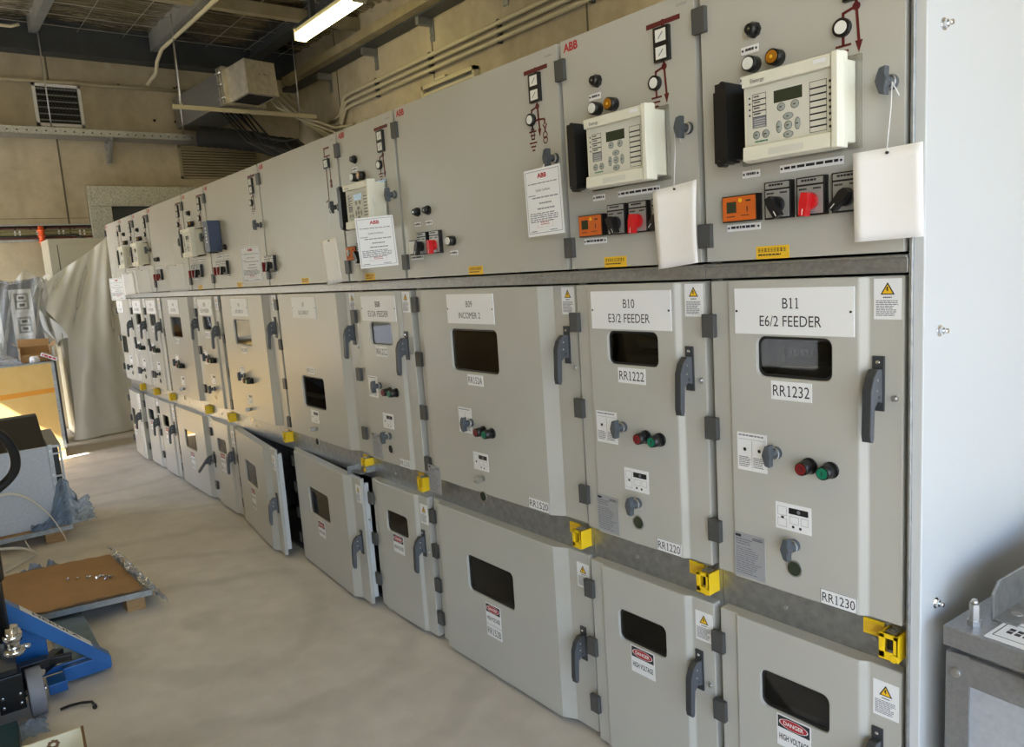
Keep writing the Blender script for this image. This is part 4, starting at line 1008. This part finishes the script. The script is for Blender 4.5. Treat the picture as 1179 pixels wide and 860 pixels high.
crumple('bubble_wrap', -8.86, -1.12, 1.034, .46, .52, .13, 'sheetclear', 'crumpled bubble wrap on the yellow crate beside the open cardboard box', 'bubble wrap', 3)
# ------------------------------------------------------------------ breaker modules under clear film behind the crate
T = thing('equipment_skid', 'grey equipment skid behind the yellow crate under white modules', 'skid', (-9.62, -.80, 0))
b = mb('beam'); b.box(-.28, .16, -.75, .36, 0, 1.0); b.use('galv').box(-.29, .17, -.76, .37, 1.0, 1.02); b.build('base', T); q = mb('handle'); q.box(-.26, -.20, -.74, .35, 1.02, 1.86); q.build('back_plate', T)
pos = ['bottom', 'middle', 'top']
for cidx, y in enumerate((-1.00, -.68)):
    for k in range(3):
        z = 1.022+k*.262
        b = mb('white'); b.box(-.10, .06, -.10, .10, .0, .035); b.box(-.10, .06, -.10, .10, .215, .258)
        for s_ in (-1, 1): b.box(-.10, .06, s_*.085-.015, s_*.085+.015, .035, .215)
        b.use('keygrey').box(-.08, .03, -.07, .07, .035, .215)
        for zz in (.085, .165): b.use('white').box(.03, .052, -.045, .045, zz-.028, zz+.028); b.use('handle_d').box(.052, .056, -.026, .026, zz-.016, zz+.016)
        o = b.build('breaker_module'); o.location = (-9.46, y, z)
        tag(o, 'white moulded breaker module under film, %s of the %s stack' % (pos[k], ('left', 'right')[cidx]), 'module', 'white modules under clear film')
def film(u, v):
    y = -1.50+1.02*u; z = 1.95-.05*math.sin(u*9)-.10*(u < .0)-v*.95
    pk = .14*math.exp(-((y+.62)/.08)**2)
    return (-9.33+.05*math.sin(u*21+v*4)*v+.03*math.sin(u*47+v*9), y, z+pk*(1-v)**2-.10*math.exp(-((y+1.1)/.4)**2)*(1-v))
b = mb('sheetclear'); b.grid(film, 60, 40); b.grid(lambda u, v: (-9.33-.42*u, -1.50+1.02*v, 1.90+.03*math.sin(v*14+u*5)-.05*u), 10, 40)
b.grid(lambda u, v: (-9.33-.42*u+.02*math.sin(v*12), -.48+.04*math.sin(v*9+u*6)+.04*v, 1.92-.95*v), 14, 30)
tag(b.build('clear_film'), 'clear plastic film tented over the white modules behind the crate', 'plastic sheet')

# ------------------------------------------------------------------ galvanised box on a pallet
T = thing('galvanised_box', 'galvanised equipment box with dark top on a pallet at the left', 'equipment box', (-5.42, -1.04, .115), R_(-3))
b = mb('panelgalv'); b.box(-.02, 0, -.95, -.035, .0, .565); b.build('front_panel', T, bevel=.003)
q = mb('black'); q.box(-.80, -.021, -.95, -.03, .0, .55); q.ext([(-.022, .55), (-.75, .55), (-.75, .70), (-.70, .715), (-.60, .71)], 'y', -.95, -.04); q.build('body', T, bevel=.004)
q = mb('galv'); q.box(-.02, .004, -.035, -.008, 0, .575); q.box(-.03, .0, .032, .046, 0, .56); q.box(-.80, -.78, -.03, .045, 0, .56); q.box(-.80, 0, -.03, .046, .0, .02); q.box(-.80, 0, -.03, .046, .55, .566)
for z in (.16, .34, .50): q.box(-.02, .0, -.01, .035, z, z+.012)
for z in (.06, .22, .36, .53): q.use('steel').cyl((.004, -.022, z), (.009, -.022, z), .008, n=8); q.use('galv')
q.use('black').box(-.78, -.05, -.03, .03, .02, .55); q.build('side_frame', T)
T = thing('pallet', 'wooden pallet under the galvanised equipment box', 'pallet', (-5.42, -1.04, 0), R_(-3))
for y in (-.93, -.50, -.07):
    for x in (-.72, -.36, -.04): mb('wood').box(x-.07, x+.07, y-.06, y+.06, 0, .085).build('block', T)
q = mb('galv'); q.box(-.85, .05, -1.0, .04, .086, .098); q.box(.045, .055, -1.0, .04, .078, .108); q.build('tray', T)
q = mb('wood'); q.box(-.84, .04, -.99, .03, .099, .113); q.build('deck', T)
def bluefilm(u, v):
    # wraps the lower right corner of the box and spreads over the tray edge
    y = -1.24+.40*u; top = .03+.30*math.exp(-((u-.56)/.20)**2)+.10*math.exp(-((u-.92)/.12)**2)
    n1 = noise.noise(Vector((u*5, v*5, 1.3))); n2 = noise.noise(Vector((u*13, v*13, 4.1))); n3 = abs(noise.noise(Vector((u*9, v*6, 8.7))))
    back = .20*max(0, u-.62)/.38
    x = -5.36-.03*v-back*v+.035*n1+.022*n2+.05*(1-v)*n3
    return (x, y+.02*n2, max(.118+top*v+.03*n2*(v > .1), .112))
b = mb('sheetblue'); b.grid(bluefilm, 56, 30, smooth=False)
tag(b.build('blue_film'), 'crumpled blue plastic film beside the galvanised equipment box', 'plastic film')
def strapl(pts, label, g='loose white packing straps'):
    b = mb('strap'); b.T = None; P = [Vector(p) for p in pts]; n = 12; Q = []
    for i in range(len(P)-1):
        p0 = P[max(i-1, 0)]; p1 = P[i]; p2 = P[i+1]; p3 = P[min(i+2, len(P)-1)]
        for k in range(n):
            t = k/n; Q.append(.5*((2*p1)+(p2-p0)*t+(2*p0-5*p1+4*p2-p3)*t*t+(3*p1-p0-3*p2+p3)*t**3))
    Q.append(P[-1]); vs = []
    for q in Q: vs += [q+Vector((0, 0, .010)), q-Vector((0, 0, .010)), q+Vector((-.003, 0, -.010)), q+Vector((-.003, 0, .010))]
    b.add(vs, [(4*i+j, 4*i+(j+1) % 4, 4*i+4+(j+1) % 4, 4*i+4+j) for i in range(len(Q)-1) for j in range(4)], True)
    return tag(b.build('packing_strap'), label, 'strap', g)
strapl([(-5.40, -1.42, .40), (-5.385, -1.32, .405), (-5.37, -1.22, .34), (-5.33, -1.13, .22), (-5.26, -1.08, .10), (-5.22, -1.06, .03)], 'white packing strap arching over the front of the galvanised box', None)
strapl([(-5.30, -1.44, .07), (-5.25, -1.34, .06), (-5.18, -1.27, .04), (-5.12, -1.25, .02)], 'loose white packing strap end on the floor before the galvanised box', None)
strapl([(-5.22, -1.30, .11), (-5.20, -1.285, .06), (-5.16, -1.27, .012), (-5.05, -1.36, .012), (-4.95, -1.45, .012)], 'white packing strap curled up on the floor before the galvanised box', None)

# ------------------------------------------------------------------ low pallet with cardboard
PA, PB, PC_, PD = Vector((-3.66, -.88, 0)), Vector((-4.42, -.90, 0)), Vector((-4.50, -1.50, 0)), Vector((-3.78, -1.50, 0))
T = thing('pallet', 'low pallet with steel edge under a cardboard sheet, beside the blue pallet jack', 'pallet', (0, 0, 0))
dirx = (PB-PA).normalized(); diry = (PD-PA).normalized()
def PP(a, c, z): p = PA+dirx*a+diry*c; return (p.x, p.y, z)
def quadbox(b, a0, a1, c0, c1, z0, z1):
    vs = [PP(a, c, z) for a in (a0, a1) for c in (c0, c1) for z in (z0, z1)]
    return b.add(vs, [(0,1,3,2), (4,6,7,5), (0,4,5,1), (2,3,7,6), (0,2,6,4), (1,5,7,3)])
for a in (.05, .36, .67):
    for c in (.03, .52): quadbox(mb('wood'), a-.04, a+.04, c, c+.09, 0, .085).build('block', T)
q = mb('galv'); quadbox(q, -.02, .76, 0, .64, .086, .098); quadbox(q, -.03, -.02, 0, .64, .080, .112); q.build('steel_tray', T)
b = mb('card')
def cs(u, v):
    e = .006*math.sin(v*40)*(u < .02 or u > .98)+.006*math.sin(u*33)*(v > .98)
    return PP(-.012+.75*u+e, .035+.60*v, .119+.004*math.sin(u*6+v*4))
b.grid(cs, 30, 30); b.use('carddark').grid(lambda u, v: PP(-.012-.003*v+.006*math.sin(u*40), .035+.60*u, .120-.006*v), 30, 1)
o = b.build('cardboard_sheet'); tag(o, 'flat brown cardboard sheet lying on the low pallet', 'cardboard sheet')
rnd = random.Random(5)
for k, (u, v) in enumerate(((.40, .22), (.44, .26), (.42, .30), (.36, .20), (.48, .36), (.50, .44), (.34, .25), (.52, .52), (.38, .24))):
    p = PP(.75*u, .62*v, .124); b = mb('chrome'); a = rnd.uniform(0, 6)
    d = Vector((math.cos(a), math.sin(a), 0))*.016; p = Vector(p)+Vector((0, 0, .006))
    b.cyl(p-d, p+d*.2, .005, n=8); b.cyl(p+d*.2, p+d*.6, .010, n=6, smooth=False)
    tag(b.build('bolt'), 'small loose bolt lying on the cardboard sheet', 'bolt', 'loose bolts on the cardboard sheet')
def edgefilm(u, v):
    p = PP(-.07+.83*u, .035-.095*v+.012*math.sin(u*19+v*5), 0)
    z = .128*(1-v**1.6)+.022*abs(math.sin(u*16+v*6))+.016*abs(math.sin(u*31-v*9))+.012
    return (p[0], p[1], z)
b = mb('sheetgrey'); b.grid(edgefilm, 44, 12, smooth=False)
tag(b.build('grey_film'), 'crumpled grey film draped down the row side of the low pallet', 'plastic film')
crumple('grey_film', -4.56, -1.30, 0.002, .14, .40, .10, 'sheetgrey', 'crumpled grey film behind the low pallet, far edge', 'plastic film', 9)

# ------------------------------------------------------------------ pallet jack
T = thing('pallet_jack', 'blue pallet jack with black handle parked at the left edge', 'pallet jack', (-3.05, -1.59, 0), R_(-1))
# local: forks run to -x, handle at +x
for s_ in (-1, 1):
    y0, y1 = (.205, .368) if s_ > 0 else (-.368, -.205)
    q = mb('fork'); q.ext([(-1.10, .055), (-1.16, .03), (-1.16, .02), (-1.10, .02), (-.02, .02), (-.02, .075), (-.10, .080)], 'y', y0, y1); q.build('fork', T, bevel=.006)
    q = mb('jack'); q.box(-.04, .0, y0-.005, y1+.018, .018, .085); q.box(-.16, -.12, (y0+y1)/2-.01, (y0+y1)/2+.02, .078, .10); q.build('fork_heel', T, bevel=.004)
    q = mb('jack'); q.box(.0, .10, y0*.55+.02 if s_ > 0 else y0*.55, y1*.55 if s_ > 0 else y1*.55-.02, .03, .075); q.build('link_plate', T, bevel=.003)
q = mb('jack')
for s_ in (-1, 1):
    q.ext([(s_*.388, .080), (s_*.388, .030), (s_*.335, .070), (s_*.0, .40), (s_*.0, .46), (s_*.03, .46)], 'x', -.055, .012)
q.box(-.05, -.04, -.35, .35, .06, .09); q.ext([(-.16, .10), (.16, .10), (.16, .24), (.02, .43), (-.02, .43), (-.16, .24)], 'x', -.060, -.050)
q.build('head_frame', T, bevel=.003)
e1 = Vector((0, .358, -.38)).normalized(); e2 = Vector((-1, 0, 0)); nn = e1.cross(e2); mid = Vector((-.022, .209, .27))+nn*.002
q = mb('white'); q.T = Matrix(((e1.x, -nn.x, e2.x, mid.x), (e1.y, -nn.y, e2.y, mid.y), (e1.z, -nn.z, e2.z, mid.z), (0, 0, 0, 1)))
q.box(-.185, .165, -.001, .001, -.030, .026); q.use('ink').text('HERULA', -.01, -.017, .030, -.0016, 'c', 1.5, .02); q.build('lettered_strip', T)
q = mb('white'); q.box(-.049, -.047, .045, .075, .30, .325); q.use('ink').box(-.047, -.0465, .052, .068, .306, .319); q.build('small_label', T)
q = mb('black'); q.cyl((.14, 0, .10), (.14, 0, .36), .035, n=16); q.ext([(-.02, .12), (.02, .12), (.10, .28), (.16, .30), (.20, .24), (.20, .16), (.10, .10)], 'y', -.035, .035)
q.bar((.14, .02, .13), (-.10, .20, .12), .05, .05); q.bar((.14, -.02, .13), (-.10, -.20, .12), .05, .05); q.bar((.0, .09, .15), (.02, .24, .14), .03, .03); q.bar((.06, -.15, .17), (.06, .15, .17), .04, .05); q.build('pump_body', T, bevel=.005)
q = mb('chrome'); q.T = Matrix.Translation((.07, .035, 0)); q.cyl((.14, 0, .30), (.14, 0, .42), .024, n=18); q.ball((.14, 0, .315), .040, 16, (1, 1, .55)); q.cyl((.14, 0, .36), (.14, 0, .39), .034, n=18); q.build('piston', T); q = mb('chrome'); q.cyl((.10, .09, .16), (.13, .12, .155), .014, n=10); q.build('link_pin', T); q = mb('chrome'); q.cyl((.13, .03, .30), (.16, .09, .30), .010, n=10); q.build('valve_stem', T)
for y in (-.085, .085):
    W_ = mb('wheel'); W_.cyl((.16, y-.028, .100), (.16, y+.028, .100), .098, n=36); W_.use('black').cyl((.16, y-.030, .100), (.16, y+.030, .100), .058, n=24); W_.use('chrome').cyl((.16, y-.04, .10), (.16, y+.04, .10), .012, n=12); W_.build('wheel', T, bevel=.004)
q = mb('black'); q.box(.12, .22, -.045, .045, .07, .22); q.use('chrome')
for y in (-.03, .03):
    for z in (.10, .14): q.cyl((.22, y, z), (.228, y, z), .007, n=6)
q.build('axle_block', T, bevel=.004)
q = mb('black'); hx = .15; q.tube([(hx, 0, .36), (hx+.12, 0, .70), (hx+.22, 0, .98)], [.034, .030, .028], 14); q.tube([(hx+.10, .0, .64), (hx+.20, 0, .93)], .042, 14); q.build('handle_shaft', T)
q = mb('black'); zc = lambda t: .98+.28*t; xc = lambda t: hx+.22+.10*t
P = [(0, -.0, 0), (.045, .10, 0)]
pts = [(0., 0.), (.06, .12), (.115, .30), (.13, .50), (.120, .72), (.09, .90), (.04, .99), (0, 1.0)]
loop = [(xc(t), y, zc(t)) for y, t in pts]+[(xc(t), -y, zc(t)) for y, t in pts[::-1][1:]]
LP = []
for i in range(len(loop)-1):
    p0, p1, p2, p3 = [Vector(loop[max(0, min(len(loop)-1, i+d))]) for d in (-1, 0, 1, 2)]
    for k in range(5):
        t = k/5; LP.append(.5*((2*p1)+(p2-p0)*t+(2*p0-5*p1+4*p2-p3)*t*t+(3*p1-p0-3*p2+p3)*t**3))
LP.append(Vector(loop[-1])); q.tube(LP, .017, 12); q.build('handle_loop', T)

# ------------------------------------------------------------------ small floor items
b = mb('black'); b.tube([(-2.83, -1.435, .008), (-2.825, -1.40, .012), (-2.81, -1.36, .014), (-2.785, -1.325, .014), (-2.755, -1.32, .010)], .006, 8); b.cyl((-2.755, -1.32, .010), (-2.735, -1.322, .009), .009, n=8)
tag(b.build('hose_piece'), 'short black bent hose piece lying on the concrete floor', 'hose')
T = thing('carton', 'open cream carton with a dark round mark at bottom left', 'carton', (-2.335, -1.415, 0), R_(-5))
b = mb('boxcream'); h = .15
for q in ((0, .008, -.36, 0, 0, h), (.552, .56, -.36, 0, 0, h), (0, .56, -.008, 0, 0, h), (0, .56, -.36, -.352, 0, h), (0, .56, -.36, 0, 0, .006)): b.box(*q)
b.use('carddark').box(0, .56, -.0085, .0005, h-.001, h+.0015); b.build('body', T)
q = mb('carddark')
for i in range(8):
    a = 2*PI*i/8; q.cyl((.007, -.098+.014*math.cos(a), .122+.012*math.sin(a)), (.0088, -.098+.014*math.cos(a), .122+.012*math.sin(a)), .0065, n=8)
q.build('round_mark', T)
b = mb('teal'); b.ext([(-.12, 0), (.12, 0), (.12, .07), (.09, .09), (-.12, .09)], 'y', -.40, 0); b.use('black').box(-.11, .11, -.004, .003, .0, .08); o = b.build('teal_case', bevel=.006); o.location = (-2.58, -1.605, 0); o.rotation_euler = (0, 0, R_(-4)); tag(o, 'dark teal case at the bottom left corner behind the cream carton', 'case')
crumple('clear_scrap', -2.76, -1.545, .002, .14, .10, .03, 'sheetblue', 'scrap of clear film on the floor beside the jack wheel', 'plastic scrap', 14, 14)

# ------------------------------------------------------------------ grey steel box at the right
T = thing('steel_housing', 'low grey steel housing with angle bracket on its lid at the right', 'housing', (.075, .02, .03), R_(-5))
H = .845
b = mb('boxgrey'); b.box(0, .78, 0, .95, H-.048, H); b.build('lid', T, bevel=.004)
q = mb('boxgrey'); q.box(.004, .052, .006, .05, .0, H-.062); q.box(.72, .768, .006, .05, 0, H-.062); q.box(.052, .72, .006, .05, H-.130, H-.062); q.box(.052, .72, .006, .05, 0, .08); q.use('steel').box(.030, .74, .02, .06, H-.064, H-.046); q.build('front_frame', T, bevel=.004)
q = mb('panelgalv'); q.box(.052, .72, .022, .03, .08, H-.130); q.box(.006, .014, .05, .93, 0, H-.05); q.box(.758, .766, .05, .93, 0, H-.05); q.box(.01, .76, .92, .93, 0, H-.05); q.build('side_sheet', T)
q = mb('galv'); q.box(.062, .110, .10, .90, H, H+.004); q.ext([(.10, H), (.90, H), (.90, H+.085), (.125, H+.085), (.10, H+.060)], 'x', .056, .062); q.use('steel').cyl((.085, .16, H+.004), (.085, .16, H+.006), .012, n=12); q.cyl((.085, .45, H+.004), (.085, .45, H+.006), .012, n=12); q.build('angle_bracket', T, bevel=.001)
q = mb('steel'); q.cyl((.044, .050, H), (.044, .050, H+.012), .015, n=6, smooth=False); q.cyl((.044, .050, H+.012), (.044, .050, H+.050), .0115, n=6, smooth=False); q.cyl((.044, .050, H+.050), (.044, .050, H+.060), .010, .005, n=12); q.build('stud_nut', T)
q = mb('white'); q.box(.082, .30, .012, .125, H, H+.0015); q.use('ink')
for a in ((.09, .165, .030, .032), (.09, .165, .108, .110), (.09, .092, .030, .110), (.163, .165, .030, .110)): q.box(*a, H+.0015, H+.0018)
for k in range(3):
    for j in range(2): q.box(.105+k*.016, .116+k*.016, .058+j*.016, .070+j*.016, H+.0015, H+.0019)
q.add([(.175, .075, H+.0018), (.215, .075, H+.0018), (.195, .112, H+.0018)], [(0, 1, 2)]); q.use('warn').add([(.182, .079, H+.0021), (.208, .079, H+.0021), (.195, .104, H+.0021)], [(0, 1, 2)])
q.use('ink').box(.1935, .1965, .083, .097, H+.0021, H+.0024); q.use('inkgrey')
for k in range(4): q.box(.172, .172+.05-.006*k, .026+k*.010, .030+k*.010, H+.0015, H+.0018)
q.build('hazard_label', T)
q = mb('steel'); q.cyl((.030, .006, H-.105), (.030, -.002, H-.105), .010, n=14); q.cyl((.030, -.002, H-.105), (.030, -.004, H-.105), .006, n=6); q.build('rivet', T)
q = mb('black'); q.box(.172, .21, -.012, .0, H-.040, H-.022); q.cyl((.205, -.030, H-.060), (.205, .0, H-.060), .020, n=18); q.build('latch', T, bevel=.002)

# everything in this section stands on the finished floor (top at z = .03)
FLOOR_Z = .03; EYE = Vector((.756, -1.706, 1.744)); k_ = FLOOR_Z/EYE.z
bpy.context.view_layer.update()
def reach(o):
    P = [o.matrix_world @ Vector(c) for c in o.bound_box] if o.type == 'MESH' else []
    for ch in o.children: P += reach(ch)
    return P
for o in [o for o in bpy.data.objects if o.name not in N_BEFORE and o.parent is None and not o.name.startswith('steel_housing')]:
    P = reach(o); cx = (min(p.x for p in P)+max(p.x for p in P))/2; cy = (min(p.y for p in P)+max(p.y for p in P))/2
    o.location += Vector(((EYE.x-cx)*k_, (EYE.y-cy)*k_, FLOOR_Z))
# ------------------------------------------------------------------ daylight, exposure, camera
W = bpy.data.worlds.new('sky'); bpy.context.scene.world = W; W.use_nodes = True
nt = W.node_tree; bg = nt.nodes['Background']
sk = nt.nodes.new('ShaderNodeTexSky'); sk.sky_type = 'NISHITA'; sk.sun_disc = False; sk.sun_elevation = R_(43); sk.sun_rotation = R_(166); sk.air_density = 1.2; sk.dust_density = 1.5
tn = nt.nodes.new('ShaderNodeMix'); tn.data_type = 'RGBA'; tn.blend_type = 'MULTIPLY'; tn.inputs[0].default_value = 1; tn.inputs[7].default_value = (.90, .96, 1.09, 1)
nt.links.new(sk.outputs[0], tn.inputs[6]); nt.links.new(tn.outputs[2], bg.inputs['Color']); bg.inputs['Strength'].default_value = SKY
sun = bpy.data.lights.new('sun', 'SUN'); sun.energy = SUN; sun.angle = R_(.53); sun.color = (1., .93, .80)
so = bpy.data.objects.new('sun', sun); C.objects.link(so)
sd = Vector((-.25, 1., -.95)).normalized(); so.rotation_euler = sd.to_track_quat('-Z', 'Y').to_euler()
def portal(name, loc, sx, sy, nrm):
    l = bpy.data.lights.new(name, 'AREA'); l.shape = 'RECTANGLE'; l.size = sx; l.size_y = sy; l.cycles.is_portal = True
    o = bpy.data.objects.new(name, l); C.objects.link(o); o.location = loc; o.rotation_euler = Vector(nrm).to_track_quat('-Z', 'Z').to_euler()
portal('doorway_right', (XR+.1, -.6, 1.8), 5.0, 3.6, (-1, 0, 0))
portal('doorway_front', ((DX0+DX1)/2, YF-.1, DZ/2), DX1-DX0, DZ, (0, 1, 0))
portal('doorway_near', ((GX0+GX1)/2, YF-.1, GZ/2), GX1-GX0, GZ, (0, 1, 0))
S = bpy.context.scene
S.view_settings.view_transform = 'Standard'; S.view_settings.look = 'None'; S.view_settings.gamma = 1; S.view_settings.use_curve_mapping = False
S.view_settings.exposure = EXPO
cy = S.cycles; cy.use_denoising = True; cy.max_bounces = 10; cy.diffuse_bounces = 6; cy.glossy_bounces = 5; cy.transparent_max_bounces = 16; cy.sample_clamp_indirect = 12; cy.caustics_reflective = True; cy.blur_glossy = .6
try: cy.denoiser = 'OPENIMAGEDENOISE'; cy.denoising_input_passes = 'RGB_ALBEDO_NORMAL'; cy.denoising_prefilter = 'ACCURATE'
except Exception: pass
cam = bpy.data.cameras.new('camera'); co = bpy.data.objects.new('camera', cam); C.objects.link(co)
r = Vector((0.62460328, 0.77813183, -0.06619363)); u = Vector((-0.07030363, 0.14044407, 0.98758942)); f = Vector((-0.77777127, 0.61219794, -0.14242732))
co.matrix_world = Matrix(((r.x, u.x, -f.x, .75592), (r.y, u.y, -f.y, -1.70587), (r.z, u.z, -f.z, 1.74421), (0, 0, 0, 1)))
cam.sensor_fit = 'HORIZONTAL'; cam.sensor_width = 36; cam.lens = 36*869.247/1179; cam.clip_start = .05
S.camera = co
